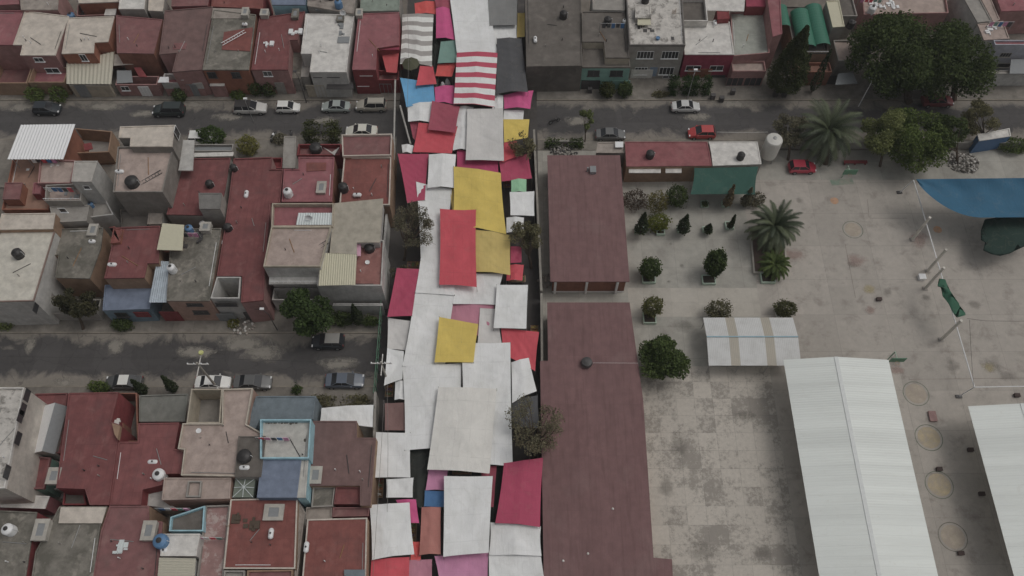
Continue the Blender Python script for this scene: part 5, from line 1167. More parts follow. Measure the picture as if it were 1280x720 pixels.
def cypress(label, base, h, r, mat=None, n=1400, z0=0, name='cypress_tree', lean=(0,0), group=None, size=.2):
    x, y, _ = P(*base, z0); t = thing(name, label, 'tree', (x, y, z0), 0, group); rs = np.random.RandomState(int(base[0]*5+base[1]))
    u = rs.uniform(.06,1,size=n); a = rs.uniform(0,2*math.pi,size=n)
    pr = r*np.minimum(1, (u*5))*np.minimum(1, (1-u)*1.35+.05)*(1+.2*np.sin(a*3+u*14)*np.sin(a*2+u*23+base[0])); rr = pr*rs.uniform(.35,1,size=n)**.4
    pts = np.stack([x+rr*np.cos(a)+lean[0]*u*h, y+rr*np.sin(a)+lean[1]*u*h, z0+.1+u*h], 1)+rs.normal(size=(n,3))*.04
    leafpart('crown', pts, size, mat or CYP, t); part('trunk', MB().tube((x,y,z0),(x+lean[0]*h*.7,y+lean[1]*h*.7,z0+h*.7),.1,.04,6), WOOD, t); return t
def frond_mat():
    m, N, L, B = nmat('palm_frond'); oi = N.new('ShaderNodeObjectInfo'); g = N.new('ShaderNodeNewGeometry')
    c = mixc(N, L, oi.outputs['Random'], (.028,.042,.018), (.115,.135,.07)); c = mixc(N, L, g.outputs['Random Per Island'], c, (.07,.08,.045)) if 0 else c
    L.new(c, B.inputs['Base Color']); B.inputs['Roughness'].default_value = .6; return m
PALMM = frond_mat()
def palm(label, base, crown, h, R, nf=70, leaf=None, lw=.1, name='palm_tree'):
    bx, by, _ = P(*base, 0); cx, cy, _ = P(*crown, h); t = thing(name, label, 'tree', (bx, by, 0)); rs = random.Random(int(base[0]))
    part('trunk', MB().tube((bx,by,-.05),((bx+cx)/2,(by+cy)/2,h/2),.38,.34,12).tube(((bx+cx)/2,(by+cy)/2,h/2),(cx,cy,h+.05),.34,.4,12), WOOD, t)
    for i in range(nf):
        a = i*2.39996+rs.uniform(-.12,.12); e = 1.25-1.75*((i+.5)/nf)**.8; L = R*rs.uniform(.88,1.1); mb = MB(); prev = None; m = 12; pts = []
        for k in range(m+1):
            s = k/m; ang = e-1.5*s*s*.9; 
            if k == 0: p = np.array([cx, cy, h])
            else: p = p+np.array([math.cos(a)*math.cos(ang), math.sin(a)*math.cos(ang), math.sin(ang)])*L/m
            pts.append(p.copy())
        side = np.array([-math.sin(a), math.cos(a), 0]); v = []; f = []
        for k in range(1, m+1):
            p, q = pts[k-1], pts[k]; d = (q-p)/np.linalg.norm(q-p)
            mb.tube(p, q, .035*(1-k/m*.8), n=4)
            for hh in (0, .5):
                c0 = p+(q-p)*hh; s = (k-1+hh)/m
                if s < .12: continue
                ll = R*.15*math.sin(math.pi*min(1, .18+s*.86))**.6+.05
                for sg in (-1, 1):
                    o = c0+(side*sg*.75+d*.6+np.array([0,0,-.22+rs.uniform(-.1,.1)]))*ll; b = len(v)
                    v += [c0-d*lw, c0+d*lw, o]; f.append((b, b+1, b+2))
        mb.add(v, f); part('frond', mb, leaf or PALMM, t)
    return t
# big trees
tree('giant dark spreading tree in the upper right, left half of the double crown', (1136,128), (1116,66), 7.4, 28000, .32, DKG, nc=50, ht=6.4, rz=4.6, trunk=.45, spread=.27, name='broadleaf_tree')
tree('giant dark tree in the upper right, its crown reaching the bluish white house', (1192,124), (1188,73), 6.6, 23000, .32, DKG, nc=44, ht=6.2, rz=4.4, trunk=.4, spread=.27, name='broadleaf_tree')
tree('pale green feathery tree right of the large palm', (1100,208), (1104,166), 3.7, 8500, .24, leafmat('feathery', (.06,.082,.034), (.13,.16,.075)), nc=26, ht=4.6, rz=3.4, fill=.3, name='broadleaf_tree')
tree('mid green tree between the pale feathery tree and the rubble heap', (1150,212), (1146,170), 4.7, 12000, .28, MDG, nc=28, ht=4.8, rz=4, name='broadleaf_tree', trunk=.25)
tree('darker green tree right of the mid green one, above the rubble heap', (1196,205), (1190,168), 3.1, 5500, .26, DKG, nc=16, ht=5, rz=3, name='broadleaf_tree')
tree('olive green light tree at the street edge near the right border', (1228,182), (1228,150), 2.9, 4600, .24, OLV, nc=18, ht=4.5, rz=2.6, name='broadleaf_tree')
tree('dark brushy tree left of the large palm', (985,200), (988,160), 2.8, 3800, .24, GRYL, nc=18, ht=4, rz=2.6, name='broadleaf_tree')
cypress('tall broad dark conifer in front of the green vaulted roofs', (976,114), 12.5, 2.7, leafmat('conifer', (.02,.032,.014), (.042,.056,.026)), 11000, name='conifer_tree', size=.26)
cypress('slim dark cypress left of the pair below the green vaults', (994,113), 7.4, .62); cypress('slim dark cypress right of the pair below the green vaults', (1014,116), 8.6, .75)
palm('large palm tree with drooping fronds above the yard', (1032,205), (1036,163), 4.2, 5.3, 64)
palm('spiky palm tree in a long planter in the middle of the yard', (965,322), (968,283), 3.4, 4.0, 72)
palm('low green palm just below the spiky palm', (968,348), (969,330), 1.6, 2.4, 46, leafmat('bright_palm', (.03,.055,.02), (.07,.1,.04)))
tree('round dense green tree beside the lower school roof', (832,465), (833,446), 3.25, 13000, .26, leafmat('ficus_round', (.02,.042,.015), (.058,.088,.034)), nc=34, ht=3.6, rz=2.6, fill=.3, name='broadleaf_tree', spread=.3)
tree('large dense green tree over the lower street, above the black hatchback', (392,424), (386,391), 3.4, 8500, .3, leafmat('ficus', (.016,.036,.014), (.045,.075,.03)), nc=24, ht=5, rz=3.2, name='broadleaf_tree')
tree('dark leaning tree with bare foot in front of the mossy grey roof', (104,412), (96,376), 2.7, 5200, .24, leafmat('dark_brown_leaves', (.018,.022,.014), (.045,.048,.03)), nc=16, ht=4, rz=2, name='conifer_tree')
tree('twiggy grey-green tree hanging over the left edge of the market', (505,325), (515,282), 3.2, 4600, .16, GRYL, nc=30, ht=6.6, rz=3.4, sparse=True, name='sparse_tree', spread=.22)
tree('olive tree in the lane at the right edge of the market', (664,335), (655,299), 2.5, 3600, .18, OLV, nc=16, ht=4.8, rz=1.8, sparse=True, name='sparse_tree', spread=.28)
tree('large bare brown tree hanging over the maroon school roof', (668,575), (668,532), 3.8, 4300, .16, leafmat('dry_greyish', (.055,.06,.042), (.13,.135,.1)), nc=34, ht=6.6, rz=3.0, sparse=True, name='sparse_tree', spread=.2)
tree('thin twiggy tree over the small yellow tarp', (668,205), (657,182), 2.6, 1300, .2, OLV, nc=16, ht=4.6, rz=1.2, sparse=True, name='sparse_tree', spread=.24, trunk=.1)
tree('small thin street tree right of the market on the upper street', (731,178), (732,151), 1.5, 900, .22, LTG, nc=9, ht=3.0, rz=1.8, name='sparse_tree', trunk=.08)
tree('dark thin climbing bush beside the white pipes at the left edge of the market', (503,350), (498,338), 1.2, 500, .2, GRYL, nc=8, ht=2.6, rz=1.6, name='sparse_tree', trunk=.07)
cypress('slender cypress in front of the beige roofed white house', (449,404), 5.0, .75); cypress('slender cypress leaning beside the lower street, right of the white-roofed sedan', (220,489), 4.6, .6)
cypress('dark cypress beside the white-roofed sedan on the lower street', (182,492), 4.2, .65)
# shrubs
S = shrub
S('round shrub above the black hatchback, left of a twin', 44, 118, 1.25, h=2.2, mat=MDG); S('round shrub right of its twin above the black hatchback', 74, 118, 1.3, h=2.4, mat=MDG)
S('round dark shrub above the dark off-road car', 224, 120, .95, h=2.0); S('low leafy bush below the orange facade', 297, 119, 1.0, .7, h=1.2, mat=MDG, n=500)
S('dark ragged shrub left of the lilac facade shrub pair', 320, 111, 1.0, .9, h=2.6); S('dark ragged shrub right of the lilac facade shrub pair', 336, 112, 1.0, .9, h=2.4, mat=DKG)
S('broad dome shaped green shrub over the white car on the upper street', 265, 171, 1.9, 1.1, h=3.0, mat=leafmat('bright_dome', (.02,.045,.014), (.05,.085,.03)), n=2400)
S('yellow-green shrub behind the long brick-red roof', 310, 183, 1.4, 1.3, h=3.0, mat=YLG, n=1500); S('wide dark green hedge behind the faded pinkish roof', 402, 166, 2.4, 1.2, h=2.4, mat=leafmat('olive_dark', (.02,.03,.012), (.05,.062,.028)), n=2600, box=True)
S('grey-leaved clump of potted plants on the upper street beside the grey pillar', 351, 174, 1.1, .8, h=1.3, mat=GRYL, n=500)
S('dark shrub by the kerb of the lower street, below the blue-grey roof', 153, 406, 1.3, .75, h=1.5); S('small light green bush at the left edge by the lower street', 7, 407, .8, .6, h=1.0, mat=LTG, n=350)
S('low green shrub left of the white-roofed sedan', 124, 484, 1.3, .7, h=1.6, mat=MDG, n=800); S('dark shrub right of the slender cypress by the white house front', 428, 399, 1.5, .8, h=1.8, n=1100)
S('dark shrub nearest the market in front of the white house', 463, 402, 1.1, .6, h=1.5, n=600); S('small yellowish bush in the rubble by the lower street', 292, 404, .7, .7, h=.9, mat=YLG, n=300)
S('strip of green hedge behind the white cloth roof', 425, 502, 3.3, .6, h=1.2, mat=OLV, n=1500, box=True); S('small dark potted bush above the blue house', 371, 487, .6, .5, h=1.0, n=250)
S('rounded shrub left of a pair below the teal facade', 759, 113, 1.15, 1.0, h=2.4, mat=leafmat('olive_dark', (0,0,0), (0,0,0)), n=1500); S('rounded shrub right of a pair below the teal facade', 781, 113, 1.0, .95, h=2.2, mat=DKG, n=1200)
S('dense box shrub left of a pair behind the white silver sedan', 850, 108, 1.5, .95, h=2.6, mat=leafmat('box_green', (.012,.03,.01), (.03,.055,.022)), n=1900, box=True)
S('dense box shrub right of a pair behind the white silver sedan', 876, 108, 1.4, .95, h=2.4, mat=leafmat('box_green', (0,0,0), (0,0,0)), n=1700, box=True)
S('low brownish hedge at the kerb left of the box shrub pair', 826, 118, 1.2, .5, h=.7, mat=OLV, n=400)
S('grey-purple twiggy bush beside the upper school roof', 793, 251, 1.7, 1.4, h=2.4, mat=leafmat('purple_grey', (.03,.026,.024), (.07,.06,.052)), n=1100, size=.2)
S('yellow-green airy bush beside the upper school roof', 822, 254, 1.4, 1.5, h=2.8, mat=leafmat('yellow_olive', (.045,.05,.02), (.1,.1,.045)), n=900)
S('bright yellow-green bush by the planters next to the upper school roof', 822, 279, 1.5, 1.1, h=2.4, mat=leafmat('bright_yellow_green', (.035,.055,.014), (.09,.11,.03)), n=1500)
S('dark dense bush left of the green shade cloth', 846, 246, 1.35, 1.3, h=3.4, mat=DKG, n=1700); S('fluffy grey-green bush right of the green shade cloth', 944, 250, 1.2, 1.0, h=1.8, mat=GRYL, n=700)
S('trimmed green bush behind white kerb blocks near the right border', 1268, 182, 2.4, 1.2, h=1.8, mat=MDG, n=1700)
S('climbing hedge on the low wall by the street corner right of the market', 705, 180, 2.6, .5, h=1.2, mat=DKG, n=1100, box=True)
# planters and their plants
def planter(label, px, py, w=1.5, d=1.2, h=.45, mat=FGRN):
    x, y, _ = P(px, py-5, h); t = thing('planter', label, 'planter', (x, y, .03), 0, 'concrete planters in the yard')
    o = [(-w/2,-d/2),(w/2,-d/2),(w/2,d/2),(-w/2,d/2)]
    part('box', MB().ring(o, inset(o, .12), 0, h), mat, t, local=True); i = inset(o, .122); part('soil', MB().prism(i, .0, h-.1), SOIL, t, local=True); return t
for px, py, w, d, lab in ((811,353,1.7,1.2,'under the bushy shrub below the upper school roof'),(886,354,1.7,1.3,'under the tall slanting bush in the middle of the yard'),(812,402,1.6,1.5,'above the round dense tree'),
    (853,291,1.3,.9,'with a fat cone shaped cypress'),(884,291,1.2,.8,'with a small stubby dark bush'),(912,286,1.1,1.1,'with a very thin cypress'),(800,292,1.4,.9,'with a dark upright cypress by the school roof'),(826,295,1.1,.7,'under the bright yellow-green bush'),
    (881,259,1.0,.9,'with low greens just below the green shade cloth'),(907,259,1.0,.9,'with brown stemmed cypress against the shade cloth'),(960,352,1.8,1.4,'at the foot of the low green palm')):
    planter('pale green concrete planter '+lab, px, py, w, d)
def yardplant(label, px, py, rx, ry, h, mat, n, size=.22): return S(label, px, py, rx, ry, h, mat, n, size, group='plants in the yard planters', planterz=.35)
yardplant('bushy round green shrub in the planter below the upper school roof', 812, 338, 1.3, 1.2, 3.2, leafmat('planter_green', (.016,.034,.012), (.045,.07,.028)), 2200)
yardplant('tall slanting leafy bush in a planter in the middle of the yard', 893, 332, 1.25, 1.2, 4.8, leafmat('planter_green', (0,0,0), (0,0,0)), 3600, .26)
yardplant('wiry yellow-green bush in the planter above the round dense tree', 815, 386, 1.25, 1.1, 3.2, leafmat('wiry', (.03,.04,.018), (.08,.09,.04)), 1300, .24)
cypress('fat cone shaped cypress in a planter', (852,291), 4.2, .85, None, 1900, .3); cypress('small stubby dark cypress in a planter', (884,291), 2.0, .6, None, 800, .3); cypress('very thin cypress in a planter', (912,286), 3.2, .35, None, 700, .3)
cypress('dark upright cypress beside the upper school roof', (800,292), 4.8, .85, None, 1800, .3); cypress('brownish cypress standing against the green shade cloth', (907,259), 5.0, .6, BRN_L, 1100, .3); cypress('greyish cypress right of the brownish one', (930,258), 4.2, .7, GRYL, 1100)
yardplant('low dark greens in the planter below the shade cloth', 881, 257, .4, .35, .5, DKG, 160)
yardplant('round light-flecked shrub above the striped canopy, left of two', 898, 390, 1.55, 1.4, 2.2, leafmat('flecked', (.035,.042,.025), (.09,.095,.065)), 1600, .2)
yardplant('oval green shrub above the striped canopy, right of two', 980, 388, 1.4, 1.1, 2.0, leafmat('mid_olive', (.025,.034,.016), (.065,.075,.038)), 1600, .2)
for px, py in ((898,398),(978,396)): planter('white concrete planter under the '+('round light-flecked shrub' if px < 900 else 'oval green shrub'), px, py, 1.6, 1.1, .4, WHT)
# long planter bed of the palm
p0, p1 = P(937,337,.4), P(950,275,.4); t = thing('planter_bed', 'long low concrete bed around the spiky palm', 'planter', (p0[0]+2, (p0[1]+p1[1])/2, 0))
o = ccw([P(942,341,.4)[:2], P(985,341,.4)[:2], P(980,282,.4)[:2], P(937,282,.4)[:2]]); part('kerb_wall', MB().ring(o, inset(o, .2), 0, .4), YARD4, t); part('soil', MB().prism(inset(o, .205), 0, .3), surf('reddish_soil', (84,70,64), .5), t)
# ======================================================= YARD FURNITURE
COLG = cloth('green_shade_cloth', (40,64,58)); COLR['gshade'] = COLG; COLR['bshade'] = cloth('blue_shade_cloth', (46,80,102)); COLR['dgreen'] = cloth('dark_green_cloth', (30,44,40))
tk[0] = 200
T('dark green shade cloth hanging in front of the white annex', 'gshade', [(868,210),(948,208),(944,243),(863,243)], 2.6, name='shade_cloth')
# blue sail: an elevated sheet with a curved sagging edge
pts_top = [(1145,224),(1300,222)]; mb = MB(); nu, nv = 40, 16; v = []
for j in range(nv+1):
    for i in range(nu+1):
        a, b = i/nu, j/nv; x = 1145+(1320-1145)*a; top = 224-2*a
        bot = 224+48*math.sin(min(1, a*2.1)*math.pi/2)**.75 if a < .48 else 272-1.5*(a-.48)
        z = 5.6-1.0*math.sin(math.pi*b*.9)*min(1, a*3)+.08*math.sin(9*a+5*b)+.05*math.sin(25*a-9*b)
        v.append(P(x, top+(bot-top)*b, z))
f = [(j*(nu+1)+i, (j+1)*(nu+1)+i, (j+1)*(nu+1)+i+1, j*(nu+1)+i+1) for j in range(nv) for i in range(nu)]
x, y, _ = P(1230, 250, 0); t = thing('shade_sail', 'large blue shade sail stretched over the court at the right edge', 'shade sail', (x, y, 0)); part('cloth', MB().add(v, f), COLR['bshade'], t, smooth=True)
# crumpled dark green cloth
def blob(name, label, cat, outline, z, mat, hh=.8, group=None):
    c = P(sum(p[0] for p in outline)/len(outline), sum(p[1] for p in outline)/len(outline), z); mb = MB(); v = []; n = len(outline)
    for s in (1, .93, .6, .25):
        for k, (x, y) in enumerate(outline):
            q = P(x, y, z); j = .12*math.sin(k*2.7+s*9)
            v.append((c[0]+(q[0]-c[0])*s, c[1]+(q[1]-c[1])*s, z+(0 if s == 1 else hh*(1-s**2)+j*2)))
    f = [(r*n+i, r*n+(i+1)%n, (r+1)*n+(i+1)%n, (r+1)*n+i) for r in range(3) for i in range(n)]+[tuple(range(3*n, 4*n)), tuple(range(n))[::-1]]
    o = part(name, mb.add(v, f), mat, smooth=True); return tag(o, label, cat, group)
blob('crumpled_cloth', 'crumpled dark green cloth hanging below the blue shade sail', 'cloth', [(1231,274),(1226,288),(1226,300),(1231,303),(1229,313),(1240,318),(1250,320),(1262,317),(1272,312),(1285,306),(1300,300),(1300,272),(1270,271),(1250,271)], 3.0, COLR['dgreen'], .5)
blob('hanging_cloth', 'narrow green cloth strip hanging on the white pipe frame', 'cloth', [(1174,348),(1172,356),(1176,359),(1178,369),(1186,380),(1191,391),(1196,397),(1207,394),(1203,386),(1196,378),(1188,364),(1181,349)], 4.4, cloth('green_strip', (46,76,62)), .25)
# pipe frame of the court
def frame():
    x, y, _ = P(1180, 355, 2.7); t = thing('pipe_frame', 'long white pipe frame on the court with slanting end struts', 'goal frame', (x, y, 0)); 
    a, b, c = P(1142,225,2.7), P(1218,484,2.7), P(1330,482,2.7)
    part('long_bar', MB().tube(a, b, .07), WPL, t); part('end_bar', MB().tube(b, c, .06), WPL, t)
    for q, g in ((a, (1124,241)), (b, (1198,496)), (c, (1290,492))):
        part('strut', MB().tube(q, P(*g, 0), .06), WPL, t); g_ = P(*g, 0); part('foot', MB().box(g_[0]-.35,g_[0]+.35,g_[1]-.2,g_[1]+.2,.03,.18), DST, t)
frame()
for (bx, by), (tx, ty), lab in (((1140,300),(1173,265),'supporting the edge of the blue shade sail'),((1159,339),(1182,319),'between the sail post and the green cloth strip'),((1156,361),(1188,334),'at the upper end of the green cloth strip'),((1176,425),(1208,396),'at the lower end of the green cloth strip')):
    b = P(bx, by, 0); t = thing('tall_post', 'tall pale concrete post '+lab, 'post', b); part('shaft', MB().tube((b[0],b[1],0),(b[0],b[1],5.4),.19,.17,10), surf('post_white', (156,152,146), .3), t); part('base', MB().box(b[0]-.3,b[0]+.3,b[1]-.3,b[1]+.3,.02,.12), GREY, t)
wire('net_rope', 'thin dark rope dropping from the green strip to the frame corner', [(1212,400,4.6),(1217,482,2.8)], .02, DST, 'rope', 'ropes of the court frame')
wire('net_rope', 'thin dark rope running right from the green strip', [(1209,398,4.6),(1232,401,4.6),(1320,401,4.6)], .02, DST, 'rope', 'ropes of the court frame')
# painted rings
def ring(px, py, r, c1, c2, w=.1, nm='painted_circle'):
    x, y, _ = P(px, py, .03); n = 48; v = []
    for rr in (r, r-w): v += [(x+rr*math.cos(2*math.pi*i/n), y+rr*math.sin(2*math.pi*i/n), .0345) for i in range(n)]
    o = part(nm, MB().add(v, [(i,(i+1)%n,n+(i+1)%n,n+i) for i in range(n)]), c1); o['kind'] = 'structure'
    if c2:
        v = [(x+(r-w-.01)*.86*math.cos(2*math.pi*i/n), y+(r-w-.01)*.86*math.sin(2*math.pi*i/n), .0335) for i in range(n)]
        o = part(nm, MB().add(v, [tuple(range(n))]), c2); o['kind'] = 'structure'
RG = surf('worn_green_line', (84,90,80), .5, (118,112,106), 1.2, .45, .6); RGD = surf('worn_grey_line', (86,84,78), .7, (116,110,104), 1.2, .5, .62); YF = surf('faded_yellow_paint', (138,126,102), .9, (126,117,108), .9, .4, .6)
YF2 = surf('faded_tan_paint', (131,122,110), .9, (124,114,106), .9, .4, .6)
for px, py, r, a, b in ((1066,287,1.35,RG,YF2),(1145,492,1.55,RG,YF2),(1161,547,1.6,RG,YF),(1174,606,1.6,RG,YF),(1191,671,1.6,RGD,YF2)): ring(px, py, r, a, b)
OR = surf('orange_paint', (146,110,84), .7, (122,113,106), 1.5, .45, .6)
for px, py in ((1043,251),(1172,287)): ring(px, py, .55, OR, None, .54, 'painted_dot')
def paint(name, pts, mat, z=.0345):
    q = ccw([P(x, y, z)[:2] for x, y in pts]); o = part(name, MB().add([(p[0],p[1],z) for p in q], [tuple(range(len(q)))]), mat); o['kind'] = 'structure'
LN = surf('worn_line', (96,90,86), .9, (120,112,106), .8, .4, .62); GP = surf('worn_green_paint', (96,112,100), .8, (120,113,106), .8, .4, .6)
paint('court_line', [(1136,474),(1190,473.3),(1190,473.9),(1136,474.6)], LN); paint('court_line', [(1190,473.3),(1300,472),(1300,472.7),(1190,473.9)], LN, .0375)
paint('court_line', [(1086,272),(1084,249),(1084.6,249),(1086.6,272)], LN); paint('court_line', [(1087,272.5),(1134,272.5),(1134,273),(1087,273)], LN, .0375)
paint('court_line', [(1056,305),(1069,372),(1069.7,372),(1056.7,305)], LN)
paint('painted_patch', [(1037,225),(1065,223),(1068,230),(1040,232)], GP); 
# hoops
def hoop(label, base, h, col, face=1):
    x, y, _ = P(*base, 0); t = thing('basketball_hoop', label, 'basketball hoop', (x, y, 0)); part('pole', MB().tube((x,y,0),(x,y,h),.09), col, t)
    part('arm', MB().tube((x,y,h),(x,y-1.0*face,h+.1),.06), col, t); part('backboard', MB().box(x-.9,x+.9,y-1.12*face-.03,y-1.12*face+.03,h-.35,h+.7), GRNP, t)
    r = MB(); 
    for i in range(14): a, b = 2*math.pi*i/14, 2*math.pi*(i+1)/14; r.tube((x+.23*math.cos(a),y-1.42*face+.23*math.sin(a),h-.1),(x+.23*math.cos(b),y-1.42*face+.23*math.sin(b),h-.1),.02,n=5)
    part('rim', r, OR, t)
hoop('green backboard hoop at the top right corner of the long white canopy', (1107,452), 2.9, FGRN, 1); hoop('green hoop standing below the large palm', (1052,222), 2.6, FGRN, 1)
def crate(label, px, py, w, d, h, mat, name='wooden_box', cat='box', group=None):
    x, y, _ = P(px, py, 0); t = thing(name, label, cat, (x, y, .03), 0, group); part('body', MB().box(-w/2,w/2,-d/2,d/2,0,h), mat, t, local=True); part('lid', MB().box(-w/2-.03,w/2+.03,-d/2-.03,d/2+.03,h+.001,h+.05), mat, t, local=True)
crate('small white box on the court left of the pipe frame', 1151, 348, .8, .7, .5, WPL)
DB = surf('dark_wood', (58,48,46), .3)
for px, py, l in ((1270,495,'near the frame corner at the right border'),(1173,587,'above the lowest but one painted circle'),(1200,692,'below the lowest painted circle'),(1098,375,'on the court left of the painted line'),(1212,563,'beside the right hand canopy'),(1226,618,'in the shade of the right hand canopy')): crate('small dark box '+l, px, py, .6, .4, .3, DB, group='small dark boxes on the court')
crate('dull pink mat box between the two upper painted circles', 1165, 521, .8, 1.2, .2, surf('dull_pink', (116,92,90), .5))
# rubble heap, pot row, bins
def heap(label, px, py, r, n, mats, name='rubble_heap', h=.9):
    x, y, _ = P(px, py, .2); t = thing(name, label, 'heap', (x, y, 0)); ms = [MB() for _ in mats]
    for i in range(n):
        a, q = random.uniform(0,6.28), r*math.sqrt(random.random()); zz = h*(1-(q/r)**1.5)*random.uniform(.5,1); s = random.uniform(.08,.22)
        ms[i % len(mats)].lathe((x+q*math.cos(a),y+q*math.sin(a)*.8,zz+.02), [(s*.6,0),(s,s*.4),(s*.8,s),(s*.2,s*1.3)], 5)
    for m_, mt in zip(ms, mats): o = part('rubble', m_, mt, t); o['kind'] = 'stuff'
heap('heap of grey and white rubble below the tree at the right, beside the blue gate', 1205, 203, 2.2, 260, [GREY, DCONC, STW])
heap('scattered rubble and sand heap by the lower street in front of the patio house', 303, 405, 1.8, 60, [CONC, WHT], h=.35)
heap('row of white and dark bottles and scraps behind the upper school roof', 704, 189, 1.9, 120, [GREY, DST], h=.6, name='scrap_heap')
heap('loose rubble in the lane below the olive tree', 683, 350, 1.2, 70, [CONC, GREY], h=.7)
o = house('low blue gate building at the right border behind the rubble heap', 'the blue gate', cat='building', at=(1240,190)); block(o, [(1222,168),(1262,160),(1264,170),(1224,176)], 2.2, WHT, plain('blue_gate', (50,76,108)), .1)
for i, (px, py) in enumerate(((890,124),(901,127),(915,118),(968,121),(979,121),(737,116))): crate('dark bin on the upper street pavement '+('beside the box shrubs','left of the conifer group','below the pink bays','left of two under the conifer','right of two under the conifer','below the grey block house')[i], px, py, .6, .5, .9, DST, 'street_bin', 'bin', 'dark bins on the pavement')
# ======================================================= POLES
def lamp(label, base, h, ang, arm=1.2, col=STEEL, head=WPL, r=.09, name='street_lamp'):
    x, y, _ = P(*base, 0); t = thing(name, label, 'street lamp', (x, y, 0), 0, 'street lamps'); ex, ey = x+arm*math.cos(ang), y+arm*math.sin(ang)
    part('pole', MB().tube((x,y,0),(x,y,h),r,r*.6), col, t); part('arm', MB().tube((x,y,h-.05),(ex,ey,h+.3),r*.5), col, t)
    part('lamp_head', MB().box(ex-.25,ex+.25,ey-.14,ey+.14,h+.22,h+.36), head, t)
lamp('dark street lamp by the kerb beside the small white hatchback', (383,128), 5.4, 2.2, .8, DST, DST)
lamp('thin pale street lamp rising beside the white wagon', (317,152), 4.2, 1.5, .3, STEEL, WPL, .06); lamp('thin pale lamp beside the white silver sedan', (858,128), 5.6, 1.2, .8, STEEL, WPL, .06)
lamp('white lamp post at the left edge of the giant tree', (1073,133), 5.0, 1.8, .5, WPL, WPL, .08); lamp('dark lamp post leaning over the lower street by the patio house', (347,413), 4.4, 2.5, 1, DST, WPL, .07)
def upole(label, base, h, lamp_yellow=False):
    x, y, _ = P(*base, 0); t = thing('utility_pole', label, 'utility pole', (x, y, 0), 0, 'concrete utility poles')
    part('pole', MB().tube((x,y,0),(x,y,h),.16,.1), surf('pole_concrete', (124,120,114), .3), t)
    part('cross_arm', MB().box(x-1.2,x+1.2,y-.05,y+.05,h-.5,h-.38), WHT, t); part('cross_arm', MB().box(x-.05,x+.05,y-1.3,y+1.3,h-.9,h-.78), WHT, t)
    for dx in (-1.1,-.4,.4,1.1): part('insulator', MB().lathe((x+dx,y,h-.37), [(.05,0),(.09,.06),(.05,.12),(.08,.18),(.03,.24)], 8), WPL, t)
    if lamp_yellow: part('lamp_head', MB().lathe((x+.1,y+1.4,h-.6), [(.18,0),(.3,.15),(.22,.35)], 10), plain('lamp_yellow', (150,150,96)), t)
    return x, y, h
upole('concrete utility pole with yellow lamp above the white sedan on the lower street', (272,485), 7.6, True)
upole('concrete utility pole with cross arms at the market end of the lower street', (487,484), 7.6)
wire('overhead_wire', 'long cable over the lower street between the two utility poles', [(255,447,7.2),(466,453,7.2)], .018, DST)
wire('overhead_wire', 'cable along the lower street from the left border to the yellow lamp pole', [(-40,444,7.2),(255,447,7.2)], .018, DST)
wire('overhead_wire', 'cable over the upper street from white lamp post into the giant tree', [(1067,102,5.0),(1150,126,5.0)], .02, DST)
wire('overhead_wire', 'pale cable along the kerb right of the red hatchback', [(896,165,.5),(960,165,.5)], .02, WPL)
# motorcycle-like scooters parked beside the grey pillar
def scooter(label, px, py, rz, col):
    x, y, _ = P(px, py, .3); t = thing('parked_motorcycle', label, 'motorcycle', (x, y, .12), rz, 'parked motorcycles')
    for s in (-.6, .6): w = part('wheel', MB().tube((s,-.06,.3),(s,.06,.3),.3,n=14), RUB, t, local=True); part('rim', MB().tube((s,-.07,.3),(s,.07,.3),.18,n=10), STEEL, w, local=True)
    part('body', loft([(-.6,.45,.62,.10,.08),(-.2,.35,.7,.15,.12),(.1,.4,.85,.17,.12),(.35,.5,.8,.1,.08)]), col, t, local=True); part('seat', MB().box(-.55,.02,-.13,.13,.722,.80), BLK, t, local=True)
    part('handlebar', MB().tube((.4,-.35,1.0),(.4,.35,1.0),.025).tube((.4,0,1.0),(.6,0,.3),.03), DST, t, local=True)
scooter('white motorcycle left of the grey-leaved pot plants', 342, 172, 1.3, WPL); scooter('dark motorcycle right of the grey-leaved pot plants', 365, 170, 1.8, DST); scooter('dark motorcycle by the corner post right of the market', 693, 152, .4, DST)

# stained spots and repairs laid on roads and yard
def spot(name, px, py, rx, ry, mat, z):
    x, y, _ = P(px, py, z); n = 18; r = random.Random(int(px*7+py)); k = [r.uniform(.7,1.15) for _ in range(n)]
    o = part(name, MB().add([(x+rx*k[i]*math.cos(2*math.pi*i/n), y+ry*k[i]*math.sin(2*math.pi*i/n), z) for i in range(n)], [tuple(range(n))]), mat); o['kind'] = 'structure'
def decal(key, rgb, amt):
    m, N, L, B = nmat(key); tc = N.new('ShaderNodeTexCoord'); p = pos(N)
    v = N.new('ShaderNodeVectorMath'); v.operation = 'SUBTRACT'; v.inputs[1].default_value = (.5,.5,0); L.new(tc.outputs['Generated'], v.inputs[0])
    sx = N.new('ShaderNodeSeparateXYZ'); L.new(v.outputs[0], sx.inputs[0])
    d = math_n(N, L, 'SQRT', math_n(N, L, 'ADD', math_n(N, L, 'POWER', math_n(N, L, 'MULTIPLY', sx.outputs[0], 2.), 2.), math_n(N, L, 'POWER', math_n(N, L, 'MULTIPLY', sx.outputs[1], 2.), 2.)))
    a = math_n(N, L, 'MULTIPLY', ramp(N, L, math_n(N, L, 'ADD', math_n(N, L, 'SUBTRACT', 1.0, d), math_n(N, L, 'MULTIPLY', math_n(N, L, 'SUBTRACT', noise(N, L, p, .9, 6, .7), .5), 1.6)), .25, .75, 0, amt), ramp(N, L, d, .8, .95, 1, 0))
    L.new(a, B.inputs['Alpha']); L.new(mixc(N, L, noise(N, L, p, 2, 5), alb(rgb), tuple(x*.75 for x in alb(rgb))), B.inputs['Base Color']); B.inputs['Roughness'].default_value = .95; return m
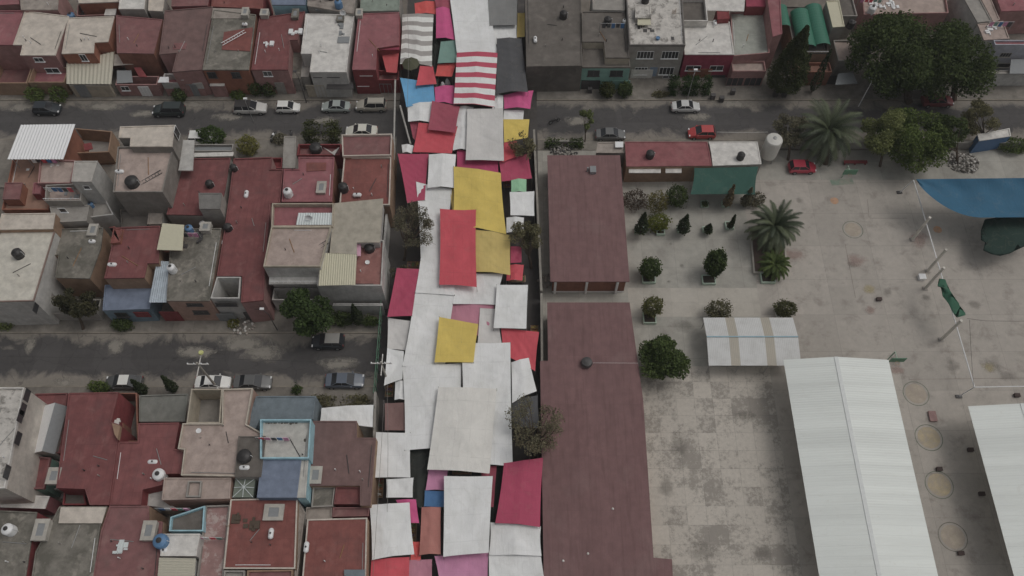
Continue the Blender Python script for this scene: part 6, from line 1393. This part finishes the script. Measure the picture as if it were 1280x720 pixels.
DU = decal('dusty_patch', (122,117,110), .75); DK = decal('dark_patch', (88,84,79), .3); YL = decal('yellow_stain', (146,134,98), .45); PK = decal('pink_stain', (130,104,98), .4)
ZZ = [0]
def st_(name, px, py, rx, ry, mat, z0): ZZ[0] += 1; spot(name, px, py, rx, ry, mat, z0+ZZ[0]*.0012)
for px, py, rx, ry in ((38,430,1.3,1.8),(145,432,1.8,2),(330,440,4,1.9),(305,428,5,1.9),(80,477,2,.9),(240,440,3.4,1.5),(420,455,4,1.2),(30,134,4,1.4),(130,134,4,1.2),(240,130,4,1.2),(285,146,3,1.2),(180,142,3,1),(405,150,3,1),(870,146,3,1),(915,130,4,1.2),(720,150,2.4,1.4)): st_('dusty_patch', px, py, rx, ry, DU, .004)
for px, py, rx, ry in ((810,292,.5,.4),(838,305,.4,.35),(852,332,.4,.35),(836,352,.35,.3),(1157,372,.9,.8),(1108,365,1,1.3),(1190,455,1.3,1.6),(1240,455,2,1.4),(1262,470,1.8,.9),(850,408,2.4,1.3),(1118,452,1.3,1.1),(1066,330,.8,.8),(1000,250,1,.8),(1220,380,1.4,1),(1010,560,2,2),(850,560,1.6,2.4),(835,610,1.4,2),(880,690,2.6,1.5),(955,690,2,1.4),(930,520,2,1.2)): st_('dark_patch', px, py, rx, ry, DK, .039)
for px, py, rx, ry, m_ in ((1087,362,1.2,1.1,YL),(1238,460,1.3,1,YL),(1070,325,2,1.2,PK),(1090,388,1.2,1,PK),(992,318,2.2,1.6,PK),(1122,462,1.2,1,PK),(1150,300,2,2,PK)): st_('yellow_stain' if m_ is YL else 'pink_stain', px, py, rx, ry, m_, .039)
x, y, _ = P(1068, 205, 0); t = thing('bench', 'low dark red bench between the large palm and the pale feathery tree', 'bench', (x, y, .03))
part('seat', MB().box(-1.6,1.6,-.25,.25,.42,.48), WRED, t, local=True)
for k in (-1.4, 0, 1.4): part('leg', MB().box(k-.06,k+.06,-.2,.2,0,.42), WRED, t, local=True)

# assorted loose things on roofs and terraces
def junk(label, px, py, z, kind, mat):
    x, y, _ = P(px, py, z); t = thing(kind, label, {'clothes_line': 'clothes line', 'ladder': 'ladder', 'rebar_bundle': 'rebar', 'bucket': 'bucket', 'satellite_dish': 'satellite dish', 'loose_board': 'board'}[kind], (x, y, z))
    if kind == 'ladder':
        part('rail', MB().tube((x-1.6,y-1,z+.1),(x+1.4,y+1.3,z+.3),.05).tube((x-1.3,y-1.4,z+.1),(x+1.7,y+.9,z+.3),.05), mat, t)
        m = MB(); [m.tube((x-1.6+3*k/9,y-1+2.3*k/9,z+.1+.2*k/9),(x-1.3+3*k/9,y-1.4+2.3*k/9,z+.1+.2*k/9),.035,n=5) for k in range(1, 9)]; part('rung', m, mat, t)
    elif kind == 'clothes_line':
        part('post', MB().tube((x-1.8,y,z),(x-1.8,y,z+1.7),.04), STEEL, t); part('post', MB().tube((x+1.8,y,z),(x+1.8,y,z+1.7),.04), STEEL, t); part('line', MB().tube((x-1.8,y,z+1.65),(x+1.8,y,z+1.65),.015), WPL, t)
        for k in range(5): xx = x-1.5+.65*k; part('garment', MB().box(xx,xx+.5,y-.02-.01*k,y+.03,z+.75+.1*(k%2),z+1.64), random.choice([COLR['white'], COLR['dblue'], COLR['red'], COLR['lilac'], COLR['char'], COLR['teal']]), t)
    elif kind == 'rebar_bundle':
        m = MB(); [m.tube((x+.12*k,y,z),(x+.12*k+.05*math.sin(k*3),y+.05,z+.9+.2*math.sin(k*5)),.025,n=4) for k in range(5)]; part('bar', m, CYPW, t)
    elif kind == 'bucket': part('body', MB().lathe((x,y,z), [(.2,0),(.28,.45),(.3,.47),(.25,.4)], 12), mat, t)
    elif kind == 'satellite_dish':
        part('mast', MB().tube((x,y,z),(x,y,z+.8),.04), STEEL, t); m = MB(); n = 16; v = [(x,y+.05,z+.75)]+[(x+.45*math.cos(2*math.pi*i/n), y-.25+.12*math.sin(2*math.pi*i/n), z+.85+.42*math.sin(2*math.pi*i/n)) for i in range(n)]
        part('dish', m.add(v, [(0,1+i,1+(i+1)%n) for i in range(n)]), WPL, t)
    else: part('board', MB().box(x-.9,x+.9,y-.6,y+.6,z+.02,z+.08), mat, t)
for px, py, z, k, m_, lab in ((292,48,5.2,'ladder',WPL,'white ladder lying on the patchy grey and red roof'),(118,12,3.0,'clothes_line',None,'clothes line with laundry on the patio at the top edge'),(80,244,5.9,'clothes_line',None,'clothes line with laundry on the railed patio of the tall pale house'),
    (60,208,5.6,'clothes_line',None,'clothes line beside the white ribbed roof'),(235,300,4.9,'clothes_line',None,'clothes line on the rough grey roof'),(345,553,5.8,'clothes_line',None,'clothes line on the white terrace of the blue house'),(765,40,5.5,'clothes_line',None,'clothes line on the dark terrace above the teal facade'),
    (222,640,4.4,'clothes_line',None,'clothes line on the blue-edged terrace near the bottom'),(262,676,4.2,'clothes_line',None,'clothes line on the peeling pink terrace'),(285,660,4.9,'rebar_bundle',None,'rebar stubs at the edge of the big brick-red roof'),(430,20,5.2,'satellite_dish',None,'satellite dish on the white roof of the upper left row'),
    (388,275,7.3,'satellite_dish',None,'satellite dish on the white house with the stained roof'),(100,330,4.6,'loose_board',SHEETD,'grey sheet lying on the mossy grey roof'),(240,340,4.8,'loose_board',CYPW,'brown board lying on the rough grey roof'),(90,680,4.9,'loose_board',SHEETD,'grey board lying on the concrete roof at bottom left'),
    (185,225,8.4,'ladder',DST,'dark ladder on the large grey concrete house roof'),(395,312,7.4,'ladder',DST,'dark ladder on the stained concrete roof of the white house'),(690,60,5.1,'loose_board',CONC,'pale slab lying on the dark concrete roof right of the market'),(840,18,6.3,'rebar_bundle',None,'rebar stubs on the grey block house roof'),
    (822,50,6.3,'bucket',BPL,'blue bucket on the grey block house roof'),(460,330,5.5,'bucket',WPL,'white bucket on the mottled red terrace'),(250,540,5.8,'bucket',WPL,'white bucket on the sand-coloured concrete roof'),(150,300,5.5,'rebar_bundle',None,'rebar stubs on the red roof above the blue-grey one'),
    (430,50,5.2,'loose_board',SHEETD,'dark sheet on the white roof of the upper left row'),(225,58,5.1,'loose_board',DRED,'red board on the purple-brown roof'),(1085,8,3.2,'clothes_line',None,'clothes line on the roof above the giant tree'),(1245,38,4.0,'clothes_line',None,'clothes line on the sandy terrace in the upper right')): junk(lab, px, py, z, k, m_)
if HAZE:  # thin scattering volume added over the scene to lift the darkest tones
    m, N, L, B = nmat('black_lift_haze'); N.remove(B); v = N.new('ShaderNodeVolumePrincipled'); v.inputs['Color'].default_value = (.92,.94,.97,1)
    v.inputs['Density'].default_value = HAZE; v.inputs['Anisotropy'].default_value = 0.2
    L.new(v.outputs[0], N['Material Output'].inputs['Volume'])
    part('added_haze', MB().box(-160, 160, -40, 180, -1.5, 97), m)['kind'] = 'stuff'
